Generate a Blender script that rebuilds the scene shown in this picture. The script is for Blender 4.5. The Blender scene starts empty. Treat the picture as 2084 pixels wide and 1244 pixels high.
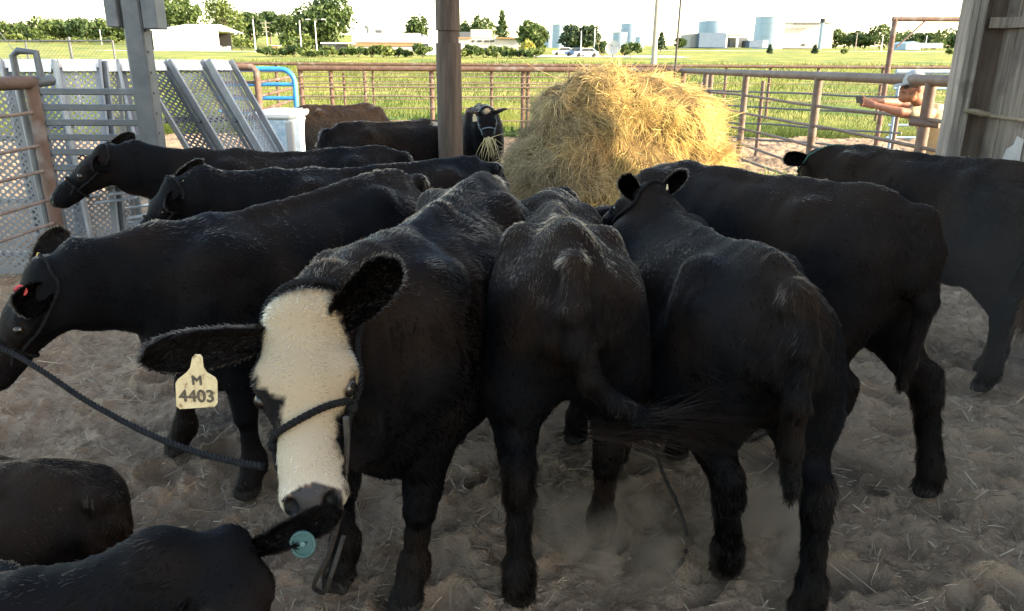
import bpy, math, random
import numpy as np
from mathutils import Vector, Matrix
from mathutils.bvhtree import BVHTree
C = bpy.context.scene
R = math.radians
# ------------------------------------------------------------------ camera
CAM_H, PITCH, ROLL, FPX = 1.65, R(18.0), R(0.3), 1530.0
cd = bpy.data.cameras.new('camera'); cam = bpy.data.objects.new('camera', cd)
C.collection.objects.link(cam); C.camera = cam
cd.sensor_width = 36; cd.lens = 36*FPX/2084; cd.clip_end = 6000; cd.clip_start = .05
cam.location = (0, 0, CAM_H)
cam.rotation_euler = (Matrix.Rotation(math.pi/2-PITCH, 3, 'X') @ Matrix.Rotation(ROLL, 3, 'Z')).to_euler()
_c, _s = math.cos(ROLL), math.sin(ROLL)
_f = np.array([0, math.cos(PITCH), -math.sin(PITCH)]); _r0 = np.array([1., 0, 0]); _u0 = np.array([0, math.sin(PITCH), math.cos(PITCH)])
_r = _r0*_c+_u0*_s; _u = _u0*_c-_r0*_s
def pix(px, py, y):
    """the point of the sight line through a photo position that lies y metres ahead"""
    d = _f+_r*(px-1042)/FPX-_u*(py-622)/FPX
    return np.array([0, 0, CAM_H])+d*(y/d[1])
def pixz(px, py, z=0):
    d = _f+_r*(px-1042)/FPX-_u*(py-622)/FPX
    return np.array([0, 0, CAM_H])+d*((z-CAM_H)/d[2])
# ------------------------------------------------------------------ light
SUN_AZ, SUN_EL = R(15.5), R(20)          # to the right of the camera, a little behind it
sdir = Vector((math.cos(SUN_EL)*math.cos(SUN_AZ), -math.cos(SUN_EL)*math.sin(SUN_AZ), math.sin(SUN_EL)))
w = bpy.data.worlds.new('World'); C.world = w; w.use_nodes = True
nt = w.node_tree; bg = nt.nodes['Background']
sky = nt.nodes.new('ShaderNodeTexSky'); sky.sky_type = 'NISHITA'; sky.sun_disc = False
sky.sun_elevation = SUN_EL; sky.sun_rotation = math.pi/2+SUN_AZ
sky.air_density = 1.0; sky.dust_density = 1.6; sky.ozone_density = 1.0
tn = nt.nodes.new('ShaderNodeMix'); tn.data_type = 'RGBA'; tn.blend_type = 'MULTIPLY'; tn.inputs[0].default_value = 1; tn.inputs[7].default_value = (1.14, 1.0, .83, 1)
nt.links.new(sky.outputs[0], tn.inputs[6]); nt.links.new(tn.outputs[2], bg.inputs[0]); bg.inputs[1].default_value = .15
sl = bpy.data.lights.new('sun', 'SUN'); sl.energy = 2.7; sl.angle = R(.5); sl.color = (1, .84, .60)
so = bpy.data.objects.new('sun', sl); C.collection.objects.link(so)
so.rotation_euler = sdir.to_track_quat('Z', 'Y').to_euler(); so.location = sdir*60
C.view_settings.view_transform = 'Standard'; C.view_settings.look = 'None'
C.view_settings.exposure = 2.85; C.view_settings.gamma = 1.0
C.cycles.use_denoising = True
C.cycles.max_bounces = 8; C.cycles.diffuse_bounces = 4
C.cycles.volume_step_rate = 2.0
try: C.cycles_curves.shape = 'RIBBONS'; C.cycles_curves.subdivisions = 2
except Exception: pass
# ------------------------------------------------------------------ helpers
def link(o): C.collection.objects.link(o); return o
def tag(o, label=None, cat=None, group=None, kind=None):
    if label: o['label'] = label
    if cat: o['category'] = cat
    if group: o['group'] = group
    if kind: o['kind'] = kind
    return o
def empty(name, loc, label, cat, group=None, rz=0):
    o = link(bpy.data.objects.new(name, None)); o.location = Vector(loc); o.rotation_euler = (0, 0, rz); o.empty_display_size = .1
    return tag(o, label, cat, group)
def np_mesh(name, V, quads=None, tris=None, smooth=True, polys=None):
    me = bpy.data.meshes.new(name); V = np.asarray(V, np.float32)
    idx, tot = [], []
    if quads is not None and len(quads): q = np.asarray(quads, np.int32).reshape(-1, 4); idx.append(q.ravel()); tot.append(np.full(len(q), 4, np.int32))
    if tris is not None and len(tris): t = np.asarray(tris, np.int32).reshape(-1, 3); idx.append(t.ravel()); tot.append(np.full(len(t), 3, np.int32))
    if polys:
        for p in polys: idx.append(np.asarray(p, np.int32)); tot.append(np.array([len(p)], np.int32))
    idx = np.concatenate(idx); tot = np.concatenate(tot)
    me.vertices.add(len(V)); me.vertices.foreach_set('co', V.ravel())
    me.loops.add(len(idx)); me.loops.foreach_set('vertex_index', idx)
    me.polygons.add(len(tot)); st = np.concatenate([[0], np.cumsum(tot)[:-1]]).astype(np.int32)
    me.polygons.foreach_set('loop_start', st); me.polygons.foreach_set('loop_total', tot)
    me.polygons.foreach_set('use_smooth', np.full(len(tot), smooth))
    me.update(calc_edges=True); me.validate(clean_customdata=False)
    return me
def set_col(me, name, arr):
    a = me.attributes.new(name, 'FLOAT_COLOR', 'POINT'); n = len(me.vertices)
    arr = np.asarray(arr, np.float32)
    if arr.ndim == 1: arr = np.stack([arr]*3, 1)
    a.data.foreach_set('color', np.concatenate([arr[:, :3], np.ones((n, 1), np.float32)], 1).ravel())
def set_inv(o, parent):
    o.parent = parent
    if parent is not None:
        m = Matrix.LocRotScale(parent.location, parent.rotation_euler, parent.scale)
        o.matrix_parent_inverse = m.inverted()
class MB:
    """collects shapes in world space; build() links them as ONE mesh object"""
    def __init__(s): s.V = []; s.P = []; s.n = 0
    def add(s, V, P):
        V = np.asarray(V, float); s.V.append(V)
        for p in P: s.P.append([i+s.n for i in p])
        s.n += len(V); return s
    def box(s, c, size, rot=None, bev=0):
        hx, hy, hz = np.asarray(size, float)/2
        if bev:
            bm_v = []; P = []
            b = min(bev, hx*.9, hy*.9, hz*.9)
            for sx in (-1, 1):
                for sy in (-1, 1):
                    for sz in (-1, 1):
                        bm_v += [(sx*hx, sy*(hy-b), sz*(hz-b)), (sx*(hx-b), sy*hy, sz*(hz-b)), (sx*(hx-b), sy*(hy-b), sz*hz)]
            I = lambda sx, sy, sz, k: ((sx > 0)*4+(sy > 0)*2+(sz > 0))*3+k
            for sg in (-1, 1):
                P.append([I(sg, -1, -1, 0), I(sg, 1, -1, 0), I(sg, 1, 1, 0), I(sg, -1, 1, 0)])
                P.append([I(-1, sg, -1, 1), I(1, sg, -1, 1), I(1, sg, 1, 1), I(-1, sg, 1, 1)])
                P.append([I(-1, -1, sg, 2), I(1, -1, sg, 2), I(1, 1, sg, 2), I(-1, 1, sg, 2)])
            for a in (-1, 1):
                for c2 in (-1, 1):
                    P.append([I(a, c2, -1, 0), I(a, c2, 1, 0), I(a, c2, 1, 1), I(a, c2, -1, 1)])
                    P.append([I(a, -1, c2, 0), I(a, 1, c2, 0), I(a, 1, c2, 2), I(a, -1, c2, 2)])
                    P.append([I(-1, a, c2, 1), I(1, a, c2, 1), I(1, a, c2, 2), I(-1, a, c2, 2)])
                    for d in (-1, 1): P.append([I(a, c2, d, 0), I(a, c2, d, 1), I(a, c2, d, 2)])
            V = np.array(bm_v)
        else:
            V = np.array([(x, y, z) for x in (-hx, hx) for y in (-hy, hy) for z in (-hz, hz)])
            P = [[0, 1, 3, 2], [4, 6, 7, 5], [0, 4, 5, 1], [2, 3, 7, 6], [0, 2, 6, 4], [1, 5, 7, 3]]
        if rot is not None: V = V @ np.array(rot).T
        return s.add(V+np.asarray(c, float), P)
    def bar(s, a, b, w, h, up=(0, 0, 1), bev=0):
        a = Vector(a); b = Vector(b); x = (b-a); L = x.length; x.normalize()
        y = Vector(up).cross(x)
        if y.length < 1e-4: y = Vector((0, 1, 0)).cross(x)
        y.normalize(); z = x.cross(y)
        M = np.array([x, y, z]).T
        return s.box((a+b)/2, (L, w, h), M, bev)
    def tube(s, path, r, seg=10, cap=True, prof=None):
        P = np.asarray(path, float); n = len(P); rr = np.broadcast_to(np.asarray(r, float), (n,))
        T = np.gradient(P, axis=0) if n > 2 else np.repeat((P[1]-P[0])[None], n, 0)
        T /= np.linalg.norm(T, axis=1, keepdims=True)+1e-9
        u = np.cross(T[0], [0, 0, 1.]); 
        if np.linalg.norm(u) < .1: u = np.cross(T[0], [1., 0, 0])
        u /= np.linalg.norm(u); V = []
        an = np.arange(seg)*2*np.pi/seg
        for i in range(n):
            u = u-T[i]*(u@T[i]); u /= np.linalg.norm(u); v = np.cross(T[i], u)
            V.append(P[i]+rr[i]*(np.cos(an)[:, None]*u+np.sin(an)[:, None]*v))
        V = np.concatenate(V); F = []
        for i in range(n-1):
            for j in range(seg):
                k = (j+1) % seg
                F.append([i*seg+j, i*seg+k, (i+1)*seg+k, (i+1)*seg+j])
        if cap: F.append(list(range(seg))[::-1]); F.append([(n-1)*seg+j for j in range(seg)])
        return s.add(V, F)
    def lathe(s, c, prof, seg=24, axis=(0, 0, 1)):
        """profile of (radius, height) turned about an axis through c"""
        q = Vector((0, 0, 1)).rotation_difference(Vector(axis)).to_matrix(); M = np.array(q)
        an = np.arange(seg)*2*np.pi/seg; V = []; F = []
        for r, h in prof: V.append(np.stack([r*np.cos(an), r*np.sin(an), np.full(seg, h)], 1))
        for i in range(len(prof)-1):
            for j in range(seg):
                k = (j+1) % seg; F.append([i*seg+j, i*seg+k, (i+1)*seg+k, (i+1)*seg+j])
        F.append(list(range(seg))[::-1]); F.append([(len(prof)-1)*seg+j for j in range(seg)])
        return s.add(np.concatenate(V) @ M.T+np.asarray(c, float), F)
    def prism(s, pts, vec):
        pts = np.asarray(pts, float); n = len(pts); V = np.concatenate([pts, pts+np.asarray(vec, float)])
        F = [list(range(n))[::-1], [n+i for i in range(n)]]+[[i, (i+1) % n, n+(i+1) % n, n+i] for i in range(n)]
        return s.add(V, F)
    def build(s, name, mat, parent=None, smooth=False):
        V = np.concatenate(s.V); me = np_mesh(name, V, polys=s.P, smooth=smooth)
        o = link(bpy.data.objects.new(name, me))
        if parent is not None: set_inv(o, parent)
        else:
            c = Vector(((V[:, 0].min()+V[:, 0].max())/2, (V[:, 1].min()+V[:, 1].max())/2, V[:, 2].min()))
            me.transform(Matrix.Translation(-c)); o.location = c
        if mat: me.materials.append(mat)
        if smooth:
            try: me.set_sharp_from_angle(angle=R(40))
            except Exception: pass
        return o
def mobj(name, me, mat, parent=None, recenter=True):
    o = link(bpy.data.objects.new(name, me))
    if mat: me.materials.append(mat)
    if parent is not None: set_inv(o, parent)
    elif recenter:
        n = len(me.vertices); V = np.empty(n*3, np.float32); me.vertices.foreach_get('co', V); V = V.reshape(-1, 3)
        c = Vector((float(V[:, 0].mean()), float(V[:, 1].mean()), float(V[:, 2].min())))
        me.transform(Matrix.Translation(-c)); o.location = c
    return o
# value noise
def _hash(i, j, k, seed):
    h = (i.astype(np.int64)*374761393+j.astype(np.int64)*668265263+k.astype(np.int64)*2147483647+seed*1274126177) & 0xffffffff
    h = ((h ^ (h >> 13))*1274126177) & 0xffffffff
    h = ((h ^ (h >> 16))*2246822519) & 0xffffffff
    return ((h ^ (h >> 15)) & 0xffffff)/float(0xffffff)*2-1
def vnoise(P, sc, seed=0):
    P = np.asarray(P, float)/sc; i = np.floor(P).astype(np.int64); f = P-i; f = f*f*(3-2*f); out = 0
    for a in (0, 1):
        for b in (0, 1):
            for c in (0, 1):
                wgt = (f[..., 0] if a else 1-f[..., 0])*(f[..., 1] if b else 1-f[..., 1])*(f[..., 2] if c else 1-f[..., 2])
                out = out+wgt*_hash(i[..., 0]+a, i[..., 1]+b, i[..., 2]+c, seed)
    return out
def fbm(P, sc, seed=0, oct=3):
    return sum(vnoise(P, sc/2**o, seed+o)*.5**o for o in range(oct))
# ------------------------------------------------------------------ materials
def material(name, col, rough=.7, metal=0, col2=None, scale=4, detail=6, bump=0, bscale=None, stretch=(1, 1, 1), spec=.5, attr=None, ramp=(.35, .65), col3=None, s3=1.0, r3=(.55, .7), coat=0, bdist=.02):
    m = bpy.data.materials.new(name); m.use_nodes = True; N = m.node_tree.nodes; L = m.node_tree.links
    b = N['Principled BSDF']; b.inputs['Roughness'].default_value = rough; b.inputs['Metallic'].default_value = metal
    b.inputs['Specular IOR Level'].default_value = spec; b.inputs['Coat Weight'].default_value = coat
    b.inputs['Base Color'].default_value = (*col, 1)
    tc = N.new('ShaderNodeTexCoord'); mp = N.new('ShaderNodeMapping'); mp.inputs['Scale'].default_value = stretch
    L.new(tc.outputs['Object'], mp.inputs[0])
    last = None
    if attr:
        at = N.new('ShaderNodeAttribute'); at.attribute_name = attr; last = at.outputs['Color']
    if col2 is not None:
        n = N.new('ShaderNodeTexNoise'); n.inputs['Scale'].default_value = scale; n.inputs['Detail'].default_value = detail; n.inputs['Roughness'].default_value = .65
        L.new(mp.outputs[0], n.inputs['Vector'])
        r = N.new('ShaderNodeMapRange'); r.inputs[1].default_value = ramp[0]; r.inputs[2].default_value = ramp[1]; L.new(n.outputs[0], r.inputs[0])
        mx = N.new('ShaderNodeMix'); mx.data_type = 'RGBA'; L.new(r.outputs[0], mx.inputs[0])
        mx.inputs[6].default_value = (*col, 1); mx.inputs[7].default_value = (*col2, 1)
        if last is not None:
            mm = N.new('ShaderNodeMix'); mm.data_type = 'RGBA'; mm.blend_type = 'MULTIPLY'; mm.inputs[0].default_value = 1
            L.new(last, mm.inputs[6]); L.new(mx.outputs[2], mm.inputs[7]); last = mm.outputs[2]
        else: last = mx.outputs[2]
    if col3 is not None:
        n = N.new('ShaderNodeTexNoise'); n.inputs['Scale'].default_value = s3; n.inputs['Detail'].default_value = 5
        L.new(tc.outputs['Object'], n.inputs['Vector'])
        r = N.new('ShaderNodeMapRange'); r.inputs[1].default_value = r3[0]; r.inputs[2].default_value = r3[1]; L.new(n.outputs[0], r.inputs[0])
        mx = N.new('ShaderNodeMix'); mx.data_type = 'RGBA'; L.new(r.outputs[0], mx.inputs[0])
        if last is not None: L.new(last, mx.inputs[6])
        else: mx.inputs[6].default_value = (*col, 1)
        mx.inputs[7].default_value = (*col3, 1); last = mx.outputs[2]
    if last is not None: L.new(last, b.inputs['Base Color'])
    if bump:
        n = N.new('ShaderNodeTexNoise'); n.inputs['Scale'].default_value = bscale or scale*3; n.inputs['Detail'].default_value = 8; n.inputs['Roughness'].default_value = .7
        L.new(mp.outputs[0], n.inputs['Vector'])
        bp = N.new('ShaderNodeBump'); bp.inputs['Strength'].default_value = bump; bp.inputs['Distance'].default_value = bdist
        L.new(n.outputs[0], bp.inputs['Height']); L.new(bp.outputs[0], b.inputs['Normal'])
    return m
M = {}
M['rust'] = material('rusty_pipe', (.060, .030, .020), .75, 0, (.11, .066, .048), 9, bump=.25, bscale=60, col3=(.14, .12, .11), s3=5)
M['greyrust'] = material('grey_rust_pipe', (.070, .040, .028), .65, .1, (.115, .088, .074), 6, bump=.2, bscale=50)
M['rod'] = material('fence_rod', (.10, .065, .05), .7, 0, (.17, .13, .105), 12, bump=.2)
M['galv'] = material('galvanised_steel', (.065, .074, .085), .55, .35, (.10, .11, .12), 7, bump=.08, bscale=40, col3=(.13, .135, .14), s3=3)
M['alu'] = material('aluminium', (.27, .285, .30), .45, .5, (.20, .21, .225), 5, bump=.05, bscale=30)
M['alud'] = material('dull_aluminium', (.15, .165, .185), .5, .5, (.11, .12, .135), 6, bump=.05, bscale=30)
M['blue'] = material('blue_paint', (.02, .16, .42), .45, 0, (.03, .22, .50), 8)
M['bluegrey'] = material('blue_grey_paint', (.12, .20, .30), .5, 0, (.20, .27, .34), 8)
M['white'] = material('white_paint', (.74, .74, .73), .6, 0, (.66, .66, .65), 1.2)
M['cream'] = material('cream_wall', (.40, .39, .37), .8, 0, (.34, .335, .32), .4)
M['tan'] = material('tan_band', (.30, .18, .09), .8, 0, (.25, .15, .075), .6)
M['tank'] = material('tank_paint', (.23, .31, .39), .55, 0, (.18, .255, .33), .12, stretch=(1, 1, .15))
M['bluewall'] = material('blue_cladding', (.07, .11, .18), .6, 0, (.09, .135, .21), .5)
M['dark'] = material('dark_opening', (.02, .02, .022), .8)
M['glass'] = material('dark_glass', (.03, .04, .05), .1)
M['black'] = material('black_rubber', (.02, .02, .02), .7)
M['concrete'] = material('pale_concrete', (.52, .50, .46), .9, 0, (.44, .42, .39), .3)
M['timber'] = material('weathered_timber', (.034, .022, .014), .9, 0, (.105, .075, .055), 5, stretch=(4, 4, .35), bump=.7, bscale=14, ramp=(.3, .7), col3=(.06, .05, .04), s3=3, r3=(.58, .66))
M['timberlight'] = material('pale_weathered_timber', (.085, .065, .05), .9, 0, (.27, .225, .18), 5, stretch=(5, 5, .3), bump=.7, bscale=14, ramp=(.3, .7), col3=(.10, .08, .07), s3=2.5, r3=(.57, .68))
M['tin'] = material('corrugated_tin', (.42, .42, .42), .6, .3, (.30, .28, .26), 4)
M['bark'] = material('bark', (.10, .075, .055), .9, 0, (.17, .13, .10), 3, stretch=(3, 3, .5), bump=.5)
M['pole'] = material('utility_pole_wood', (.22, .19, .16), .9, 0, (.34, .31, .28), 2, stretch=(3, 3, .2))
M['timberpost'] = material('grooved_grey_post', (.10, .085, .07), .9, 0, (.34, .30, .26), 6, stretch=(7, 7, .22), bump=1.0, bscale=12, ramp=(.3, .68), col3=(.05, .04, .035), s3=3, r3=(.58, .68))
M['ropetan'] = material('tan_rope', (.16, .125, .085), .9, 0, (.24, .19, .13), 50)
M['rope'] = material('black_rope', (.003, .003, .0035), .85, 0, (.009, .009, .010), 60, spec=.12)
M['ropegrey'] = material('grey_rope', (.028, .025, .022), .9, 0, (.055, .05, .045), 50, spec=.1)
M['ropegreen'] = material('green_rope', (.01, .09, .06), .7, 0, (.02, .03, .03), 40)
def leaf_mat(name, c1, c2, trans=.25):
    m = bpy.data.materials.new(name); m.use_nodes = True; N = m.node_tree.nodes; L = m.node_tree.links; b = N['Principled BSDF']
    at = N.new('ShaderNodeAttribute'); at.attribute_name = 'tint'
    mx = N.new('ShaderNodeMix'); mx.data_type = 'RGBA'; L.new(at.outputs['Fac'], mx.inputs[0]); mx.inputs[6].default_value = (*c1, 1); mx.inputs[7].default_value = (*c2, 1)
    L.new(mx.outputs[2], b.inputs['Base Color']); b.inputs['Roughness'].default_value = .6; b.inputs['Specular IOR Level'].default_value = .3
    tr = N.new('ShaderNodeBsdfTranslucent'); L.new(mx.outputs[2], tr.inputs[0]); ms = N.new('ShaderNodeMixShader'); ms.inputs[0].default_value = trans
    L.new(b.outputs[0], ms.inputs[1]); L.new(tr.outputs[0], ms.inputs[2]); L.new(ms.outputs[0], N['Material Output'].inputs[0])
    return m
M['leafdark'] = leaf_mat('dark_leaves', (.028, .055, .018), (.075, .115, .03))
M['leafmid'] = leaf_mat('mid_leaves', (.036, .064, .018), (.092, .135, .034))
M['leaflight'] = leaf_mat('light_leaves', (.065, .10, .024), (.16, .20, .05))
M['leafyellow'] = leaf_mat('yellow_leaves', (.25, .24, .04), (.42, .38, .08))
M['needles'] = leaf_mat('needles', (.022, .042, .022), (.05, .08, .035), .1)
M['grass'] = leaf_mat('grass_blades', (.045, .08, .012), (.225, .235, .048), .3)
M['weeds'] = leaf_mat('weed_leaves', (.06, .12, .025), (.17, .26, .06), .3)
M['straw'] = leaf_mat('straw', (.13, .10, .07), (.45, .38, .27), .15)
M['chaff'] = leaf_mat('chaff', (.10, .075, .055), (.40, .33, .24), .1)
# ------------------------------------------------------------------ implicit bodies
class Field:
    """a smooth union of tapered limbs, meshed by surface nets"""
    def __init__(s, lo, hi, h):
        s.lo = np.asarray(lo, float); s.h = h; s.n = np.ceil((np.asarray(hi)-s.lo)/h).astype(int)+1
        s.f = np.full(tuple(s.n), 1.0, np.float32); s.ax = [s.lo[i]+np.arange(s.n[i])*h for i in range(3)]
    def _sub(s, lo, hi, pad):
        a = np.clip(np.floor((np.asarray(lo)-pad-s.lo)/s.h).astype(int), 0, s.n-1); b = np.clip(np.ceil((np.asarray(hi)+pad-s.lo)/s.h).astype(int)+1, 1, s.n)
        sl = tuple(slice(int(p), int(q)) for p, q in zip(a, b)); G = np.meshgrid(*[s.ax[i][sl[i]] for i in range(3)], indexing='ij')
        return sl, np.stack(G, -1)
    def put(s, sl, d, k, cut=False):
        a = s.f[sl]
        if cut:
            b = -d; h = np.clip(.5-.5*(a-b)/k, 0, 1); s.f[sl] = a*(1-h)+b*h+k*h*(1-h)
        else:
            h = np.clip(.5+.5*(a-d)/k, 0, 1); s.f[sl] = a*(1-h)+d*h-k*h*(1-h)
    def seg(s, a, b, ra, rb, k=.03, up=(0, 0, 1), cut=False):
        """tapered limb from a to b; ra and rb are (half width, half height) at its ends"""
        a = np.asarray(a, float); b = np.asarray(b, float); ra = np.broadcast_to(ra, 2).astype(float); rb = np.broadcast_to(rb, 2).astype(float)
        m = max(ra.max(), rb.max())
        sl, P = s._sub(np.minimum(a, b)-m, np.maximum(a, b)+m, 2.2*k+.02)
        if P.size == 0: return s
        x = b-a; L = np.linalg.norm(x); x = x/max(L, 1e-6); u = np.asarray(up, float); u = u-x*(u@x)
        if np.linalg.norm(u) < 1e-3: u = np.array([1., 0, 0])-x*x[0]
        u /= np.linalg.norm(u); v = np.cross(u, x)
        D = P-a; t = D@x; tc = np.clip(t/max(L, 1e-6), 0, 1); ts = tc*tc*(3-2*tc)*.4+tc*.6
        w = ra[0]+(rb[0]-ra[0])*ts; hh = ra[1]+(rb[1]-ra[1])*ts; mn = np.minimum(w, hh)
        q = np.sqrt((D@v/w)**2+(D@u/hh)**2+((t-tc*L)/mn)**2)
        s.put(sl, ((q-1)*mn).astype(np.float32), k, cut); return s
    def ball(s, c, r, k=.03, cut=False, ax=None):
        c = np.asarray(c, float); r = np.broadcast_to(r, 3).astype(float); sl, P = s._sub(c-r.max(), c+r.max(), 2.2*k+.02)
        if P.size == 0: return s
        D = P-c
        if ax is not None: D = D@np.asarray(ax).T
        q = np.sqrt(((D/r)**2).sum(-1)); s.put(sl, ((q-1)*r.min()).astype(np.float32), k, cut); return s
    def trunk(s, st, k=.03):
        st = np.asarray(st, float); x0, x1 = st[0, 0], st[-1, 0]
        sl, P = s._sub((x0, -.4, .0), (x1, .4, 1.3), .05)
        X = P[..., 0]; xs = np.clip(X, x0, x1)
        from_ = lambda c: np.interp(xs, np.linspace(x0, x1, 60), smooth_interp(st[:, 0], st[:, c], 60))
        top, bot, wd = from_(1), from_(2), from_(3); zc = bot+(.44-.08*np.clip((-.05-xs)/.35, 0, 1))*(top-bot); up = P[..., 2] > zc
        hh = np.where(up, top-zc, zc-bot); rear = np.clip((-.05-xs)/.35, 0, 1); e = np.where(up, 2.1-.50*rear, 2.35)
        q = ((np.abs(P[..., 1])/wd)**e+(np.abs(P[..., 2]-zc)/hh)**e)**(1/e); mn = np.minimum(wd, hh)
        q = np.sqrt(q**2+((X-xs)/mn)**2)
        s.put(sl, ((q-1)*mn*.9).astype(np.float32), k); return s
    def mesh(s):
        f = s.f; ins = f < 0; n = f.shape
        c = np.zeros(tuple(k-1 for k in n), np.int8)
        for a in (0, 1):
            for b in (0, 1):
                for d in (0, 1): c += ins[a:n[0]-1+a, b:n[1]-1+b, d:n[2]-1+d]
        act = np.argwhere((c > 0) & (c < 8)); idm = np.full(c.shape, -1, np.int64); idm[tuple(act.T)] = np.arange(len(act))
        acc = np.zeros((len(act), 3)); cnt = np.zeros(len(act))
        cor = [(a, b, d) for a in (0, 1) for b in (0, 1) for d in (0, 1)]
        val = {k: f[act[:, 0]+k[0], act[:, 1]+k[1], act[:, 2]+k[2]] for k in cor}
        for p in cor:
            for ax in range(3):
                if p[ax] == 0:
                    q = list(p); q[ax] = 1; q = tuple(q); A, B = val[p], val[q]; m = (A < 0) != (B < 0)
                    t = np.where(m, A/np.where(m, A-B, 1), 0); pt = np.tile(np.array(p, float), (len(act), 1)); pt[:, ax] += t
                    acc += pt*m[:, None]; cnt += m
        V = s.lo+(act+acc/cnt[:, None])*s.h; Q = []
        for ax in range(3):
            o1, o2 = (ax+1) % 3, (ax+2) % 3
            sa = [slice(None)]*3; sb = [slice(None)]*3; sa[ax] = slice(0, -1); sb[ax] = slice(1, None)
            m = ins[tuple(sa)] != ins[tuple(sb)]; e = np.argwhere(m); e = e[(e[:, o1] > 0) & (e[:, o2] > 0) & (e[:, o1] < n[o1]-1) & (e[:, o2] < n[o2]-1)]
            if not len(e): continue
            flip = ins[tuple(e.T)]
            def ci(d1, d2):
                k = e.copy(); k[:, o1] -= d1; k[:, o2] -= d2; return idm[tuple(k.T)]
            q = np.stack([ci(1, 1), ci(0, 1), ci(0, 0), ci(1, 0)], 1); q[~flip] = q[~flip][:, ::-1]; Q.append(q)
        return V, np.concatenate(Q)
def smooth_interp(x, y, n):
    t = np.linspace(x[0], x[-1], n); i = np.clip(np.searchsorted(x, t)-1, 0, len(x)-2); h = x[i+1]-x[i]; u = (t-x[i])/h
    d = np.gradient(y, x); return (2*u**3-3*u**2+1)*y[i]+(u**3-2*u**2+u)*h*d[i]+(-2*u**3+3*u**2)*y[i+1]+(u**3-u**2)*h*d[i+1]
def relax(V, Q, it=2, lam=.5):
    e = np.concatenate([Q[:, [0, 1]], Q[:, [1, 2]], Q[:, [2, 3]], Q[:, [3, 0]]]); e = np.concatenate([e, e[:, ::-1]])
    for _ in range(it):
        s = np.zeros_like(V); c = np.bincount(e[:, 0], minlength=len(V))[:, None]
        for k in range(3): s[:, k] = np.bincount(e[:, 0], V[e[:, 1], k], len(V))
        V = V+lam*(s/np.maximum(c, 1)-V)
    return V
def vnormals(V, Q):
    n = np.cross(V[Q[:, 2]]-V[Q[:, 0]], V[Q[:, 3]]-V[Q[:, 1]]); N = np.zeros_like(V)
    for c in range(4):
        for k in range(3): N[:, k] += np.bincount(Q[:, c], n[:, k], len(V))
    return N/(np.linalg.norm(N, axis=1, keepdims=True)+1e-12)
def spline(pts, n=40):
    P = np.asarray(pts, float); m = len(P); E = np.concatenate([[2*P[0]-P[1]], P, [2*P[-1]-P[-2]]]); t = np.linspace(0, m-1-1e-6, n); i = t.astype(int); u = (t-i)[:, None]
    p0, p1, p2, p3 = E[i], E[i+1], E[i+2], E[i+3]
    return .5*(2*p1+(p2-p0)*u+(2*p0-5*p1+4*p2-p3)*u*u+(3*p1-p0-3*p2+p3)*u**3)
def rope3(mb, path, r=.008, pitch=.05, seg=6):
    """a laid rope: three strands twisted round each other"""
    P = np.asarray(path, float); L = np.concatenate([[0], np.cumsum(np.linalg.norm(np.diff(P, axis=0), axis=1))]); n = max(8, int(L[-1]/(pitch/7)))
    t = np.linspace(0, L[-1], n); P = np.stack([np.interp(t, L, P[:, k]) for k in range(3)], 1)
    T = np.gradient(P, axis=0); T /= np.linalg.norm(T, axis=1, keepdims=True)+1e-9; u = np.cross(T[0], [.3, .2, 1.]); u /= np.linalg.norm(u); U = []
    for i in range(n): u = u-T[i]*(u@T[i]); u /= np.linalg.norm(u); U.append(u)
    U = np.array(U); W = np.cross(T, U)
    for k in range(3):
        a = (t/pitch*2*np.pi+k*2.0944)[:, None]; mb.tube(P+r*.52*(np.cos(a)*U+np.sin(a)*W), r*.56, seg)
    return mb
def fur_material():
    m = bpy.data.materials.new('animal_hair'); m.use_nodes = True; N = m.node_tree.nodes; L = m.node_tree.links; N.remove(N['Principled BSDF'])
    h = N.new('ShaderNodeBsdfHairPrincipled'); h.model = 'CHIANG'; h.parametrization = 'COLOR'
    at = N.new('ShaderNodeAttribute'); at.attribute_name = 'col'; L.new(at.outputs['Color'], h.inputs['Color'])
    h.inputs['IOR'].default_value = 1.15; h.inputs['Roughness'].default_value = .22; h.inputs['Radial Roughness'].default_value = .5; h.inputs['Random Roughness'].default_value = .3
    L.new(h.outputs[0], N['Material Output'].inputs[0]); return m
M['fur'] = fur_material()
M['hide'] = material('animal_hide', (1, 1, 1), .75, spec=.08, attr='col')
M['nose'] = material('wet_nose', (1, 1, 1), .6, spec=.25, attr='col')
M['eye'] = material('eye', (.006, .005, .004), .22)
M['earskin'] = material('ear_skin', (1, 1, 1), .8, spec=.2, attr='col')
def hay_mat():
    m = bpy.data.materials.new('hay_strands'); m.use_nodes = True; N = m.node_tree.nodes; L = m.node_tree.links; b = N['Principled BSDF']
    at = N.new('ShaderNodeAttribute'); at.attribute_name = 'col'; L.new(at.outputs['Color'], b.inputs['Base Color']); b.inputs['Roughness'].default_value = .55; b.inputs['Specular IOR Level'].default_value = .4
    tr = N.new('ShaderNodeBsdfTranslucent'); L.new(at.outputs['Color'], tr.inputs[0]); ms = N.new('ShaderNodeMixShader'); ms.inputs[0].default_value = .15
    L.new(b.outputs[0], ms.inputs[1]); L.new(tr.outputs[0], ms.inputs[2]); L.new(ms.outputs[0], N['Material Output'].inputs[0]); return m
M['hay'] = hay_mat()
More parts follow.
